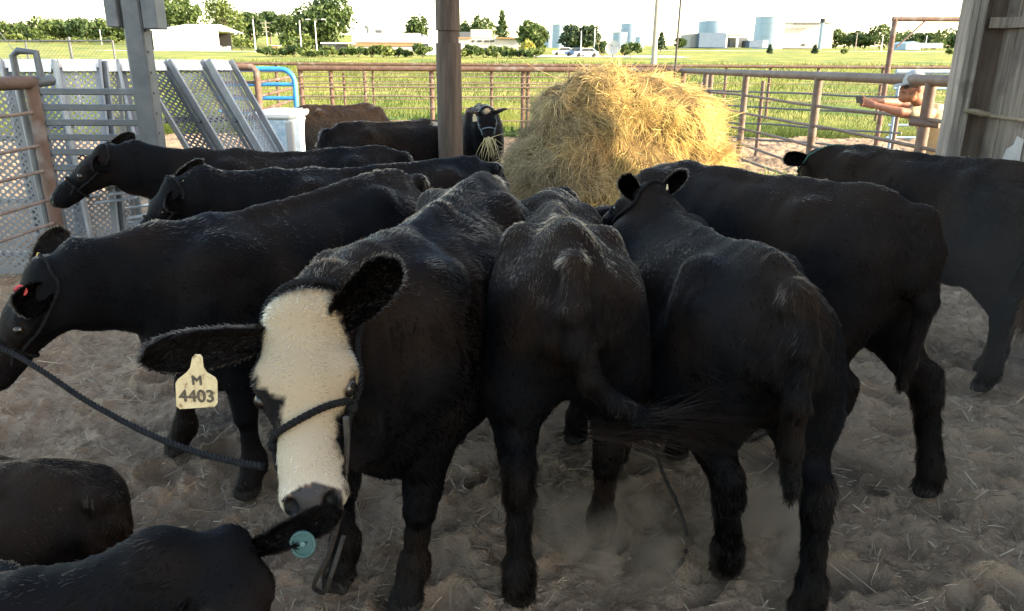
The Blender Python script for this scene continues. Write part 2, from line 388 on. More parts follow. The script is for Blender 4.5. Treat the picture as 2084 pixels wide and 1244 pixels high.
def strands(name, pts, rad, col, mat, parent):
    """pts (n, k, 3): n hairs of k points; rad (n,) root radius; col (n, 3)"""
    n, k = pts.shape[:2]; cu = bpy.data.hair_curves.new(name); cu.add_curves([k]*n)
    cu.attributes['position'].data.foreach_set('vector', pts.astype(np.float32).ravel())
    ra = cu.attributes.get('radius') or cu.attributes.new('radius', 'FLOAT', 'POINT')
    tap = np.linspace(1, .25, k)**.8; ra.data.foreach_set('value', (rad[:, None]*tap).astype(np.float32).ravel())
    ca = cu.attributes.new('col', 'FLOAT_COLOR', 'CURVE'); ca.data.foreach_set('color', np.concatenate([col, np.ones((n, 1))], 1).astype(np.float32).ravel())
    o = link(bpy.data.objects.new(name, cu)); cu.materials.append(mat)
    if parent is not None: o.parent = parent
    return o
def scatter_on(V, Q, n, rng):
    T = np.concatenate([Q[:, [0, 1, 2]], Q[:, [0, 2, 3]]]); cr = np.cross(V[T[:, 1]]-V[T[:, 0]], V[T[:, 2]]-V[T[:, 0]]); a = np.linalg.norm(cr, axis=1)
    i = rng.choice(len(T), n, p=a/a.sum()); r1 = np.sqrt(rng.random(n)); r2 = rng.random(n); B = np.stack([1-r1, r1*(1-r2), r1*r2], 1)
    return (V[T[i]]*B[..., None]).sum(1), T[i], B
unit = lambda v: v/(np.linalg.norm(v, axis=-1, keepdims=True)+1e-9)
TRUNK = [(-.62, 1.02, .80, .09), (-.56, 1.10, .68, .165), (-.46, 1.145, .63, .212), (-.33, 1.150, .61, .224), (-.15, 1.13, .555, .232), (.05, 1.12, .49, .262), (.25, 1.125, .465, .25),
         (.40, 1.14, .475, .205), (.52, 1.09, .52, .165), (.61, 1.0, .60, .10)]
LEGK = .90
def slim(F):
    return lambda a, b, ra, rb, k=.03, up=(0, 0, 1): F.seg(a, b, np.asarray(ra, float)*LEGK, np.asarray(rb, float)*LEGK, k, up)
def leg_front(F, sd, off, k=.03):
    d = np.array(off, float); J = lambda x, y, z: np.array([x, sd*y, z])+d*(1-min(1, z/.78))*np.array([1, sd, 1])
    F.seg(J(.43, .13, .92), J(.40, .155, .66), (.085, .16), (.085, .135), .05, (1, 0, 0))
    slim(F)(J(.40, .155, .66), J(.39, .14, .38), (.085, .11), (.05, .056), .04, (1, 0, 0))
    slim(F)(J(.39, .14, .40), J(.395, .138, .33), (.054, .058), (.05, .054), .02, (1, 0, 0))
    slim(F)(J(.39, .138, .33), J(.375, .135, .145), (.038, .042), (.033, .037), .02, (1, 0, 0))
    slim(F)(J(.37, .135, .15), J(.37, .135, .12), (.05, .052), (.05, .05), .02, (1, 0, 0))
    slim(F)(J(.375, .135, .12), J(.405, .135, .05), (.044, .044), (.052, .05), .02, (1, 0, 0))
    for c in (-.022, .022): slim(F)(J(.395, .135+c, .05), J(.425, .135+c, .022), (.03, .038), (.026, .024), .012, (0, 0, 1))
def leg_hind(F, sd, off, k=.03, hock=0.0):
    d = np.array(off, float); J = lambda x, y, z: np.array([x, sd*y, z])+d*(1-min(1, z/.80))*np.array([1, sd, 1])
    F.seg(J(-.40, .115, .94), J(-.36, .160, .70), (.10, .17), (.115, .19), .06, (1, 0, 0))
    F.seg(J(-.50, .105, .90), J(-.48, .13, .66), (.09, .11), (.10, .10), .05, (1, 0, 0))
    F.seg(J(-.33, .165, .70), J(-.27, .17, .60), (.10, .15), (.075, .10), .05, (1, 0, 0))
    slim(F)(J(-.39, .155, .68), J(-.535-hock, .14, .46), (.105, .135), (.05, .062), .045, (1, 0, 0))
    slim(F)(J(-.56-hock, .14, .49), J(-.555-hock, .138, .40), (.048, .06), (.048, .058), .02, (1, 0, 0))
    slim(F)(J(-.55-hock, .138, .41), J(-.53, .135, .155), (.037, .045), (.034, .04), .02, (1, 0, 0))
    slim(F)(J(-.53, .135, .16), J(-.53, .135, .12), (.052, .054), (.05, .052), .02, (1, 0, 0))
    slim(F)(J(-.525, .135, .12), J(-.495, .135, .05), (.045, .046), (.053, .052), .02, (1, 0, 0))
    for c in (-.022, .022): slim(F)(J(-.50, .135+c, .05), J(-.47, .135+c, .022), (.03, .038), (.027, .024), .012, (0, 0, 1))
class Cow: pass
def cow(label, tail, head, s=None, poll=None, muz=None, up=(0, 0, 1), h=.016, fl=(0, 0, 0), fr=(0, 0, 0), hl=(0, 0, 0), hr=(0, 0, 0), tailpath=None, n=50000, flen=.0175, frad=.0010,
        brown=.3, white=None, ears=None, lie=False, tuftdir=None, sheen_amt=1.0, eyes=True, seed=1, group='black calves crowded round the hay bale', hlen=None, eye_open=1.0, nose=(.030, .028, .030), lower=0.0, tuft=True, shag=1.0, earcol=(.0055, .0042, .0038), cat='calf', belly=0):
    rng = np.random.default_rng(seed); T = np.asarray(tail, float); s = s or T[2]/1.155; an = R(head); fx = np.array([math.cos(an), math.sin(an), 0]); fy = np.array([-fx[1], fx[0], 0])
    org = np.array([T[0], T[1], 0])+fx*.55*s
    Rm = np.stack([fx, fy, [0, 0, 1.]]); tol = lambda p: (Rm@(np.asarray(p, float)-org))/s; tow = lambda p: org+s*(np.asarray(p)@Rm)
    root = empty('calf', (org[0], org[1], 0), label, cat, group, an)
    lz = -.43 if lie else 0.
    P = tol(poll) if poll is not None else np.array([1.0, 0, 1.05+lz]); Qm = tol(muz) if muz is not None else P+np.array([.28, 0, -.32])
    f = unit(Qm-P); HL = np.linalg.norm(Qm-P); hs = HL/.43; u0 = Rm@np.asarray(up, float); u = unit(u0-f*(u0@f)); sd = np.cross(u, f)
    HB = np.stack([f, sd, u]); hp = lambda a, b, c: P+hs*(a*f+b*sd+c*u)                # head coordinates: along, left, up
    TP = [np.array(p, float) for p in (tailpath or [(-.54, 0, 1.085), (-.625, 0, 1.07), (-.675, 0, .97), (-.685, 0, .80), (-.675, .01, .60), (-.66, .015, .50)])]
    if lie: TP = [p+np.array([0, 0, lz]) for p in TP]; TP = [np.array([p[0], p[1], max(p[2], .05)]) for p in TP]
    allp = np.array([P, Qm, *TP, (-.78, -.36, 0), (.75, .36, 1.22)]); lo = allp.min(0)-.2; hi = allp.max(0)+.2; lo[2] = max(lo[2], -.03-max(0, -min(fl[2], fr[2], hl[2], hr[2])))
    F = Field(lo, hi, h/s); st = np.array(TRUNK); st[:, 1] += lz; st[:, 2] += lz
    st[3:8, 2] -= belly
    if lower: st[:, 1] -= lower*np.clip((st[:, 0]+.5)/1.0, 0, 1); st[:, 2] -= .8*lower*np.clip((st[:, 0]+.5)/1.0, 0, 1)
    if lie: st[:, 3] *= 1.12; st[:, 2] = np.maximum(st[:, 2]-.02, .01)
    F.trunk(st)
    for q in (1, -1):                                  # hips, pins, shoulder blades, ribs
        F.ball((-.30, q*.128, 1.055+lz), (.06, .05, .05), .05); F.ball((-.575, q*.085, .97+lz), (.05, .045, .05), .06)
        F.seg((.40, q*.14, 1.07+lz-lower*.9), (.47, q*.17, .80+lz-lower*.8), (.05, .10), (.06, .10), .05, (1, 0, 0)); F.ball((.52, q*.145, .76+lz), (.08, .06, .09), .05)
        F.ball((-.17, q*.275, .95+lz), (.11, .06, .12), .06, cut=True)
    F.seg((-.50, 0, 1.115+lz), (.38, 0, 1.115+lz-lower*.8), (.026, .03), (.03, .03), .035)
    if lie:
        for q in (1, -1):
            F.seg((-.40, q*.17, .52), (-.30, q*.27, .14), (.12, .17), (.09, .13), .05, (1, 0, 0)); F.seg((-.25, q*.30, .12), (-.50, q*.27, .07), (.08, .07), (.05, .05), .04); F.seg((-.5, q*.27, .06), (-.22, q*.30, .05), .045, .04, .02)
            F.seg((.42, q*.16, .42), (.50, q*.19, .12), (.09, .13), (.06, .07), .05, (1, 0, 0)); F.seg((.55, q*.18, .09), (.28, q*.22, .06), .055, .045, .03)
    else:
        leg_front(F, 1, fl); leg_front(F, -1, fr); leg_hind(F, 1, hl); leg_hind(F, -1, hr)
    # neck
    N0 = np.array([.42, 0, .90+lz-lower*.6]); N2 = hp(.03, 0, -.085); d = np.linalg.norm(N2-N0); N1 = N0*.45+N2*.55+np.array([.07, 0, .02]); nu = (0, 0, 1)
    F.seg(N0, N0*.5+N1*.5, (.15, .235), (.112, .195), .06, nu); F.seg(N0*.5+N1*.5, N1*.5+N2*.5, (.108, .19), (.084, .148), .05, nu); F.seg(N1*.5+N2*.5, N2, (.082, .142), (.08*hs, .095*hs), .045, nu)
    # head
    F.seg(hp(.015, 0, -.065), hp(.16, 0, -.07), (.086*hs, .07*hs), (.103*hs, .075*hs), .03, u); F.seg(hp(.15, 0, -.062), hp(.33, 0, -.058), (.092*hs, .06*hs), (.058*hs, .05*hs), .03, u)
    F.ball(hp(.0, 0, -.035), np.array([.05, .065, .045])*hs, .03, ax=HB)
    F.seg(hp(.33, 0, -.060), hp(.405, 0, -.066), (.060*hs, .05*hs), (.073*hs, .052*hs), .03, u); F.seg(hp(.31, 0, -.11), hp(.385, 0, -.105), (.043*hs, .03*hs), (.048*hs, .028*hs), .03, u)
    F.seg(hp(.10, 0, -.145), hp(.32, 0, -.105), (.065*hs, .05*hs), (.042*hs, .03*hs), .03, u)
    for q in (1, -1):
        F.ball(hp(.10, q*.058, -.125), np.array([.075, .035, .065])*hs, .03, ax=HB); F.ball(hp(.155, q*.088, -.036), np.array([.04, .024, .025])*hs, .025, ax=HB)
        if eyes: F.ball(hp(.192, q*.112, -.044), np.array([.022, .014, .017])*hs, .012, cut=True, ax=HB)
        F.ball(hp(.427, q*.038, -.040), np.array([.020, .014, .018])*hs, .010, cut=True, ax=HB)
        F.ball(hp(.425, q*.040, -.058), np.array([.022, .022, .022])*hs, .02, ax=HB) if False else None
    F.seg(hp(.437, -.03, -.096), hp(.437, .03, -.096), .008*hs, .008*hs, .008, u, cut=True)
    # tail
    rr = np.interp(np.linspace(0, 1, len(TP)), [0, .25, .5, 1], [.034, .040, .034, .02])
    for i in range(len(TP)-1): F.seg(TP[i], TP[i+1], rr[i], rr[i+1], .025)
    V, Q = F.mesh(); V = relax(V, Q, 2, .5); Nn = vnormals(V, Q)
    hc = lambda X: ((X-P)@HB.T)/hs
    H0 = hc(V); inhead = (H0[:, 0] > -.02)*(H0[:, 0] < .47)*(np.abs(H0[:, 1]) < .17)*(H0[:, 2] > -.26)*(H0[:, 2] < .06)
    V = V+Nn*((fbm(V, .16, seed, 3)*.008+np.abs(vnoise(V*np.array([1.8, 1, .6]), .10, seed+9))*.006)*np.where(inhead, .2, 1))[:, None]
    Nn = vnormals(V, Q)
    def colour(X, r=None):
        Hc = hc(X); nz = fbm(X, .22, seed+3, 3); b = np.clip(brown*(.20+1.25*np.clip((X[:, 2]-.75-lz)/.35, 0, 1))+.50*nz-.05, 0, 1)[:, None]
        c = np.array([.0020, .0022, .0032])*(1-b)+np.array([.017, .0095, .0052])*b
        leg = np.clip((.30-X[:, 2])/.2, 0, 1)[:, None]*(0 if lie else 1); c = c*(1-.5*leg)+np.array([.014, .011, .009])*.5*leg*(1+.8*nz[:, None])
        wm = np.zeros(len(X))
        if white: wm = white(Hc, nz+.8*vnoise(X, .018, seed+71)+.5*vnoise(X, .008, seed+72), X)*((Hc[:, 0] > -.12) & (Hc[:, 0] < .5) & (np.abs(Hc[:, 1]) < .2))
        lo_ = np.clip((Hc[:, 0]-.27)/.12, 0, 1)[:, None]; c = c*(1-wm[:, None])+(np.array([.60, .475, .315])*(1-lo_)+np.array([.69, .60, .47])*lo_)*wm[:, None]*(1+.22*nz[:, None])
        er = np.minimum(np.linalg.norm((Hc-np.array([.192, .095, -.042]))*np.array([.75, 1, 1.1]), axis=1), np.linalg.norm((Hc-np.array([.192, -.095, -.042]))*np.array([.75, 1, 1.1]), axis=1)); ek = np.clip((np.where((Hc[:, 1] > 0) & (white is not None), .026, .036)-er)/.006, 0, 1)[:, None]; c = c*(1-ek)+np.array([.012, .010, .010])*ek
        pad = (Hc[:, 0] > .392+9*Hc[:, 1]**2*.6+.003*nz)*(Hc[:, 2] > -.112)*(Hc[:, 2] < .03)*(Hc[:, 0] < .5)*(np.abs(Hc[:, 1]) < .060)
        return c, wm, pad.astype(bool)
    c, wm, pad = colour(V); c[pad] = np.array(nose); Hv = hc(V); nd = np.minimum(np.linalg.norm((Hv-np.array([.432, .040, -.045]))*np.array([.7, 1, .8]), axis=1), np.linalg.norm((Hv-np.array([.432, -.040, -.045]))*np.array([.7, 1, .8]), axis=1)); c[pad & (nd < .020)] = (.004, .0035, .0035); pk = pad & (vnoise(Hv, .018, 5) > .45) & (nd > .022); c[pk] = (.16, .075, .05) if white else c[pk]
    hoof = (V[:, 2] < .055) if not lie else np.zeros(len(V), bool); c[hoof] = (.035, .032, .030)
    me = np_mesh('body', V*s, quads=Q); set_col(me, 'col', c*np.where(wm > .4, .42, .7)[:, None] if True else c)
    body = link(bpy.data.objects.new('body', me)); body.parent = root; me.materials.append(M['hide']); me.materials.append(M['nose'])
    pm = pad[Q].all(1); me.polygons.foreach_set('material_index', pm.astype(np.int32))
    # eyes
    for q in ((1, -1) if eyes else ()):
        mb = MB(); e = hp(.192, q*(.090 if white else .086), -.044 if white else -.046); mb.lathe((0, 0, 0), [(.021*math.sin(a)*hs+1e-4, -.021*math.cos(a)*hs) for a in np.linspace(.05, 3.09, 9)], 12)
        o = mb.build('eye', M['eye'], None, True); o.parent = root; o.location = Vector(e*s); o.data.transform(Matrix.Translation((0, 0, -.021*hs))); o.scale = (s, s, s)
    # ears
    eV, eQ, eC = [], [], []
    eobs = []
    for q in (1, -1):
        base = hp(.035, q*.070, -.050)
        spec = (ears or {}).get(q)
        if spec: tip = tol(spec[0]); fac = Rm@np.asarray(spec[1], float); wE = spec[2] if len(spec) > 2 else .055
        else: tip = base+hs*(.175*sd*q-.03*f+.015*u); fac = f*.75+u*-.1-.35*u; wE = .052
        ax_ = tip-base; EL = np.linalg.norm(ax_); ax_ = ax_/EL; fac = unit(fac-ax_*(fac@ax_)); sid = np.cross(ax_, fac); nt_, nv = 15, 11; G = np.zeros((2, nt_, nv, 3))
        for i in range(nt_):
            t = i/(nt_-1); wd = wE*hs*(np.interp(t, [0, .12, .3, .55, .8, .93, 1], [.42, .56, .84, 1.0, .93, .64, .08])); cup = np.interp(t, [0, .2, .6, 1], [1.15, .95, .55, .15])
            for j in range(nv):
                v = (j/(nv-1)-.5)*2; a = v*cup*1.45; rad = wd/max(.25, math.sin(min(1.45*cup, 1.5)))
                off = rad*math.sin(a); dep = rad*(1-math.cos(a)) if cup > .02 else 0
                p = base+ax_*EL*t*1.0+sid*off+fac*(dep-.3*wd)+fac*-.10*EL*t*t*0
                th = .009*hs*(1-.6*abs(v))*(1-.4*t); G[0, i, j] = p; G[1, i, j] = p-fac*th
        n1 = nt_*nv; Vv = G.reshape(-1, 3); Fq = []
        for l, fl_ in ((0, 0), (1, 1)):
            for i in range(nt_-1):
                for j in range(nv-1):
                    qd = [l*n1+i*nv+j, l*n1+i*nv+j+1, l*n1+(i+1)*nv+j+1, l*n1+(i+1)*nv+j]; Fq.append(qd[::-1] if fl_ else qd)
        rim = [i*nv for i in range(nt_)]+[(nt_-1)*nv+j for j in range(1, nv)]+[i*nv+nv-1 for i in range(nt_-2, -1, -1)]
        for a, b in zip(rim[:-1], rim[1:]): Fq.append([a, a+n1, b+n1, b])
        Fq = np.array(Fq); Vv = Vv+vnormals(Vv, Fq)*.0; mee = np_mesh('ear', Vv*s, quads=Fq)
        ec = np.tile(np.array(earcol), (len(Vv), 1)); set_col(mee, 'col', ec)
        o = link(bpy.data.objects.new('ear', mee)); o.parent = root; mee.materials.append(M['earskin']); eobs.append(o); eV.append(Vv); eQ.append(Fq)
    # coat
    nb = int(n*FUR); X, tri, B = scatter_on(V, Q, nb, rng); Nx = unit((Nn[tri]*B[..., None]).sum(1)); cx, wx, px_ = colour(X); Hx = hc(X)
    ih = (Hx[:, 0] > -.03)*(Hx[:, 0] < .48)*(np.abs(Hx[:, 1]) < .18)*(Hx[:, 2] > -.27)*(Hx[:, 2] < .07); ih = ih.astype(bool)
    keep = ~px_ & ((X[:, 2] > .05) | lie) & ~(ih & (Hx[:, 0] > .40) & (Hx[:, 2] > -.115))
    for q in ((1, -1) if eyes else ()): keep &= ~(np.linalg.norm((Hx-np.array([.192, q*.092, -.042]))*np.array([.8, 1, 1.2]), axis=1) < .026)
    flow = np.tile(np.array([-.75, 0, -.5]), (nb, 1)); lw = np.clip((.62-X[:, 2]+lz)/.2, 0, 1)[:, None]*(0 if lie else 1); flow = flow*(1-lw)+np.array([-.15, 0, -1.])*lw
    tl = (X[:, 0] < -.60)[:, None]; flow = np.where(tl, np.array([0, 0, -1.]), flow)
    sw = np.stack([vnoise(X, .12, seed+20+i) for i in range(3)], 1); sw2 = np.stack([vnoise(X, .035, seed+30+i) for i in range(3)], 1); flow = flow+sw*.55+sw2*.40
    hf = np.zeros((nb, 3)); w1 = np.array([.045, 0, .02]); w2 = np.array([.225, .006, -.01]); d1 = Hx-w1; d2 = Hx-w2; d1[:, 2] *= .2; d2[:, 2] *= .2
    g1 = np.exp(-(d1**2).sum(1)/.020)[:, None]; g2 = np.exp(-(d2**2).sum(1)/.008)[:, None]
    hf = unit(d1)*g1*1.2+unit(d2)*g2*1.1+np.array([-.30, 0, .0])*(1-np.maximum(g1, g2))+np.stack([0*Hx[:, 0], np.sign(Hx[:, 1])*.35, -.1+0*Hx[:, 0]], 1)+sw2*.3
    low = (Hx[:, 0] > .30)[:, None]; hf = np.where(low, np.array([.55, 0, -.25])+np.stack([0*Hx[:, 0], Hx[:, 1]*6, 0*Hx[:, 0]], 1)+sw2*.3, hf)
    flow = np.where(ih[:, None], hf@HB, flow); flow = unit(flow-Nx*(flow*Nx).sum(1, keepdims=True))
    lift = rng.uniform(.08, .40, nb)+.25*np.clip(vnoise(X, .05, seed+41), 0, 1)
    ln = flen*rng.uniform(.6, 1.35, nb)*np.where(ih, np.where(wx > .4, .95, .62), 1)*(1+.35*vnoise(X, .2, seed+40)); ln *= np.where(X[:, 0] < -.615, 1.5, 1); ln *= np.where((X[:, 2] < .55) & (X[:, 0] < -.3) & ~ih, shag, 1)
    keep &= rng.random(nb) > 0; X, Nx, flow, lift, ln, cx, wx, ih = [a[keep] for a in (X, Nx, flow, lift, ln, cx, wx, ih)]
    k = 4; pts = np.zeros((len(X), k, 3)); pts[:, 0] = X-Nx*.002; d0 = unit(flow+Nx*lift[:, None]); dr = d0; jit = rng.normal(0, .16, (len(X), 3))
    for i in range(1, k):
        dr = unit(dr+flow*.35+jit*.5+np.array([0, 0, -.08])); pts[:, i] = pts[:, i-1]+dr*(ln/(k-1))[:, None]/1
    stk = vnoise(X*np.array([.35, 1.2, 1.2]), .03, seed+60)+.6*vnoise(X*np.array([.4, 1.1, 1.1]), .011, seed+61); sheen = np.clip((Nx[:, 2]-.35)/.5, 0, 1)*np.clip(.35+1.1*fbm(X, .18, seed+66, 3), 0, 1)*np.where(ih | (wx > .1), 0, 1); cx = cx+np.array([.046, .029, .018])*(sheen*sheen_amt)[:, None]; wd_ = np.minimum(np.linalg.norm(Hx[keep]-np.array([.045, 0, Hx[keep][:, 2].mean()*0])*1, axis=1), 9) if False else np.minimum(np.hypot(Hx[keep][:, 0]-.045, Hx[keep][:, 1]), np.hypot(Hx[keep][:, 0]-.225, Hx[keep][:, 1]-.006)); cx = cx*(1-.75*np.exp(-(wd_/.013)**2)*(wx > .4))[:, None]; tl_ = (X[:, 0] < -.615)[:, None]; cx = cx+tl_*np.array([.004, .0034, .003]); var = (rng.lognormal(0, np.where(wx > .4, .42, .26), len(X))*np.exp(np.where(wx > .4, .75, .50)*stk))[:, None]; cl = np.clip(cx*var, 0, .85)  # sheen of the backs painted into the hair colour, along with sun-bleached brown
    for e, qf in zip(eV, eQ):                              # short hair on the ears
        ne = int(nb*.045); Y, tr2, B2 = scatter_on(e, qf, ne, rng); en = vnormals(e, qf); Ny = unit((en[tr2]*B2[..., None]).sum(1)); base = e[:15].mean(0); fw = unit(Y-e[5]); fw = unit(fw-Ny*(fw*Ny).sum(1, keepdims=True)+rng.normal(0, .25, (ne, 3)))
        pe = np.zeros((ne, k, 3)); pe[:, 0] = Y; dd = unit(fw+Ny*rng.uniform(.2, .9, ne)[:, None]); le = flen*.75*rng.uniform(.5, 1.3, ne)
        for i in range(1, k): dd = unit(dd+fw*.3+np.array([0, 0, -.05])); pe[:, i] = pe[:, i-1]+dd*(le/(k-1))[:, None]
        pts = np.concatenate([pts, pe]); cl = np.concatenate([cl, np.array(earcol)*rng.lognormal(0, .5, ne)[:, None]])
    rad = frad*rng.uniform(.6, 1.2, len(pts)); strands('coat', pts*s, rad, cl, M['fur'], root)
    if tuft:
        nt2 = int(900*max(.4, FUR)); a = TP[-1]; dn = unit(TP[-1]-TP[-2]) if tuftdir is None else unit(np.array(tuftdir, float)); rt = a-dn[None]*rng.uniform(-.02, .22, nt2)[:, None]+rng.normal(0, .014, (nt2, 3)); pt = np.zeros((nt2, 6, 3)); pt[:, 0] = rt; dd = unit(dn+rng.normal(0, .13, (nt2, 3))); l2 = rng.uniform(.10, .26, nt2)
        for i in range(1, 6): dd = unit(dd+rng.normal(0, .10, (nt2, 3))+np.array([0, 0, -.05])); pt[:, i] = pt[:, i-1]+dd*(l2/5)[:, None]
        strands('tail_tuft', pt*s, np.full(nt2, .0012), np.array([.007, .0042, .0028])*rng.lognormal(0, .5, nt2)[:, None], M['fur'], root)
    o = Cow(); o.root = root; o.tol = tol; o.tow = tow; o.hp = hp; o.s = s; o.hs = hs; o.V = V; o.Q = Q; o.HB = HB; o.P = P; o.ears = eV; o.body = body; o.earobs = eobs
    o.bvh = BVHTree.FromPolygons([tuple(v) for v in V], [tuple(q) for q in Q.tolist()])
    return o
def head_hit(k, fa, ang, off=.006, cz=-.07, dist=.135):
    c = k.hp(fa, 0, cz); d = math.cos(ang)*k.HB[1]+math.sin(ang)*k.HB[2]; p, nn, _, _ = k.bvh.ray_cast(Vector(c+d*dist*k.hs), Vector(-d), dist*k.hs)
    return (np.array(p) if p is not None else c+d*.08*k.hs)+d*off/k.s
def halter(k, mat, r=.007, fn=.28, twist=False, drop=0.0, tilt=0.0):
    """nose band, cheek ropes and crown of a rope halter, as one part of the animal"""
    mb = MB(); put = (lambda p: rope3(mb, spline(p, 60)*k.s, r, .036)) if twist else (lambda p: mb.tube(spline(p, 40)*k.s, r, 7))
    an = np.linspace(0, 2*np.pi, 25); put([head_hit(k, fn+tilt*math.cos(a)-drop*(.5-.5*math.sin(a)), a, r) for a in an])
    cr = []; AG = lambda e: np.interp(e, [0, .2, .45, 1], [math.pi/2, .75, -.12, -.30])
    for t in np.linspace(0, 1, 21):
        a = -.15+t*(math.pi+.3); e = abs(t-.5)*2; fa = np.interp(e, [0, .2, .45, 1], [-.055, -.05, .0, fn+(tilt if t < .5 else -tilt)]); cr.append(head_hit(k, fa, AG(e) if t < .5 else math.pi-AG(e), r, dist=.135 if fa > .08 else .30))
    put(cr)
    for a, tl in ((0.05, tilt), (math.pi-.05, -tilt)):
        c = head_hit(k, fn+tl, a, r*1.2)*k.s; mb.lathe(c, [(.001, -1.9*r), (1.5*r, -1.2*r), (2.0*r, 0), (1.5*r, 1.2*r), (.001, 1.9*r)], 10, k.HB[0]+.4*k.HB[2]); e = head_hit(k, fn+tl+.05, a-.25 if a < 1 else a+.25, r*1.4)*k.s; mb.tube([c, e], [r, r*.9], 7)
    ob = mb.build('halter', mat, None, True); ob.parent = k.root; return ob
FUR = 1.0
# ------------------------------------------------------------------ terrain
def terr(x, y):
    x = np.asarray(x, float); y = np.asarray(y, float); t = np.clip(y-19, 0, None); z = .02*(t-3*(1-np.exp(-t/3)))
    sm = np.clip((-x-20)/70, 0, 1); sm = sm*sm*(3-2*sm); z = z+.022*np.clip(y-240, 0, 400)*sm
    return z+.05*vnoise(np.stack([x, y, 0*x], -1), 9, 3)*np.clip((y-20)/20, 0, 1)
def build_field():
    xs = np.concatenate([-np.geomspace(2500, 12, 60), np.linspace(-11, 11, 23), np.geomspace(12, 2500, 60)]); ys = np.concatenate([np.linspace(-60, 14, 8), np.linspace(15, 40, 40), np.geomspace(41, 4000, 110)])
    X, Y = np.meshgrid(xs, ys); Z = terr(X, Y); k = np.clip((Y-16.6)/2.2, 0, 1); Z = Z-.16*(1-k*k*(3-2*k)); n = len(xs)
    V = np.stack([X, Y, Z], -1).reshape(-1, 3); i = np.arange(len(ys)-1)[:, None]*n+np.arange(n-1)[None]; i = i.ravel()
    me = np_mesh('grass_field', V, quads=np.stack([i, i+1, i+n+1, i+n], 1))
    m = material('field_grass', (.095, .125, .02), .9, 0, (.26, .24, .06), .35, detail=9, stretch=(1, .5, 1), ramp=(.38, .62), col3=(.085, .13, .03), s3=.12, r3=(.52, .62), bump=.4, bscale=6, spec=.1)
    N = m.node_tree.nodes; L = m.node_tree.links; b = N['Principled BSDF']; src = b.inputs['Base Color'].links[0].from_socket
    tc = N.new('ShaderNodeTexCoord'); sx = N.new('ShaderNodeSeparateXYZ'); L.new(tc.outputs['Object'], sx.inputs[0]); mr = N.new('ShaderNodeMapRange'); mr.inputs[1].default_value = 16.5; mr.inputs[2].default_value = 18.0; L.new(sx.outputs['Y'], mr.inputs[0])
    mx = N.new('ShaderNodeMix'); mx.data_type = 'RGBA'; L.new(mr.outputs[0], mx.inputs[0]); mx.inputs[6].default_value = (.19, .155, .12, 1); L.new(src, mx.inputs[7]); L.new(mx.outputs[2], b.inputs['Base Color'])
    tag(mobj('grass_field', me, m, None, False), kind='structure')
build_field()
rngG = np.random.default_rng(5)
NC, GY = 1150, [.45]
while GY[-1] < 18.8: GY.append(GY[-1]+.0062*(1+.42*GY[-1]))
GY = np.array(GY); GU = np.linspace(-1, 1, NC); half = lambda y: 1.9+.74*y
GX = GU[None]*half(GY)[:, None]; GYY = np.repeat(GY[:, None], NC, 1); P3 = np.stack([GX, GYY, 0*GX], -1)
GZ = .034*fbm(P3, .55, 1, 2)+.020*np.abs(fbm(P3, .21, 7, 3))-.010+.013*fbm(P3, .075, 12, 3)+.006*fbm(P3, .028, 13, 2)+.012*np.abs(fbm(P3*np.array([1, 3, 1]), .045, 44, 2))
GZ += .010*np.abs(fbm(P3*np.array([1, 2.2, 1]), .09, 17, 2))
for _ in range(620):                                              # hoof prints
    y = rngG.uniform(.6, 7.5) if _ < 520 else rngG.uniform(7, 13); x = rngG.uniform(-1, 1)*half(y)*.92; r = rngG.uniform(.045, .10); a = rngG.uniform(0, 3.14); dp = rngG.uniform(.02, .068)
    i0, i1 = np.searchsorted(GY, [y-3*r, y+3*r]); dx = GX[i0:i1]-x; dy = GYY[i0:i1]-y; u = (dx*math.cos(a)+dy*math.sin(a))/r; v = (dy*math.cos(a)-dx*math.sin(a))/(r*.72); q = u*u+v*v; q = q*(1+.35*vnoise(P3[i0:i1], r*.9, _))
    GZ[i0:i1] += -dp*np.exp(-q**1.5)+dp*.45*np.exp(-((np.sqrt(q)-1.45)/.35)**2)
GZ -= .22*np.clip((GYY-17.2+.5*vnoise(P3, 1.3, 4))/1.6, 0, 1)**2
def hz(x, y):
    x = np.asarray(x, float); y = np.asarray(y, float); i = np.clip(np.searchsorted(GY, y), 0, len(GY)-1); j = np.clip(((x/half(GY[i]))*.5+.5)*(NC-1), 0, NC-1).astype(int); return GZ[i, j]
def build_dirt():
    i = (np.arange(len(GY)-1)[:, None]*NC+np.arange(NC-1)[None]).ravel(); V = np.stack([GX, GYY, GZ], -1).reshape(-1, 3)
    me = np_mesh('dirt_ground', V, quads=np.stack([i, i+1, i+NC+1, i+NC], 1))
    m = material('trampled_dirt', (.205, .142, .096), .95, 0, (.385, .285, .195), 3.2, detail=10, ramp=(.33, .68), bump=1.0, bscale=42, spec=.1, col3=(.105, .082, .064), s3=1.1, r3=(.52, .70), bdist=.035)
    tag(mobj('dirt_ground', me, m, None, False), kind='structure')
build_dirt()
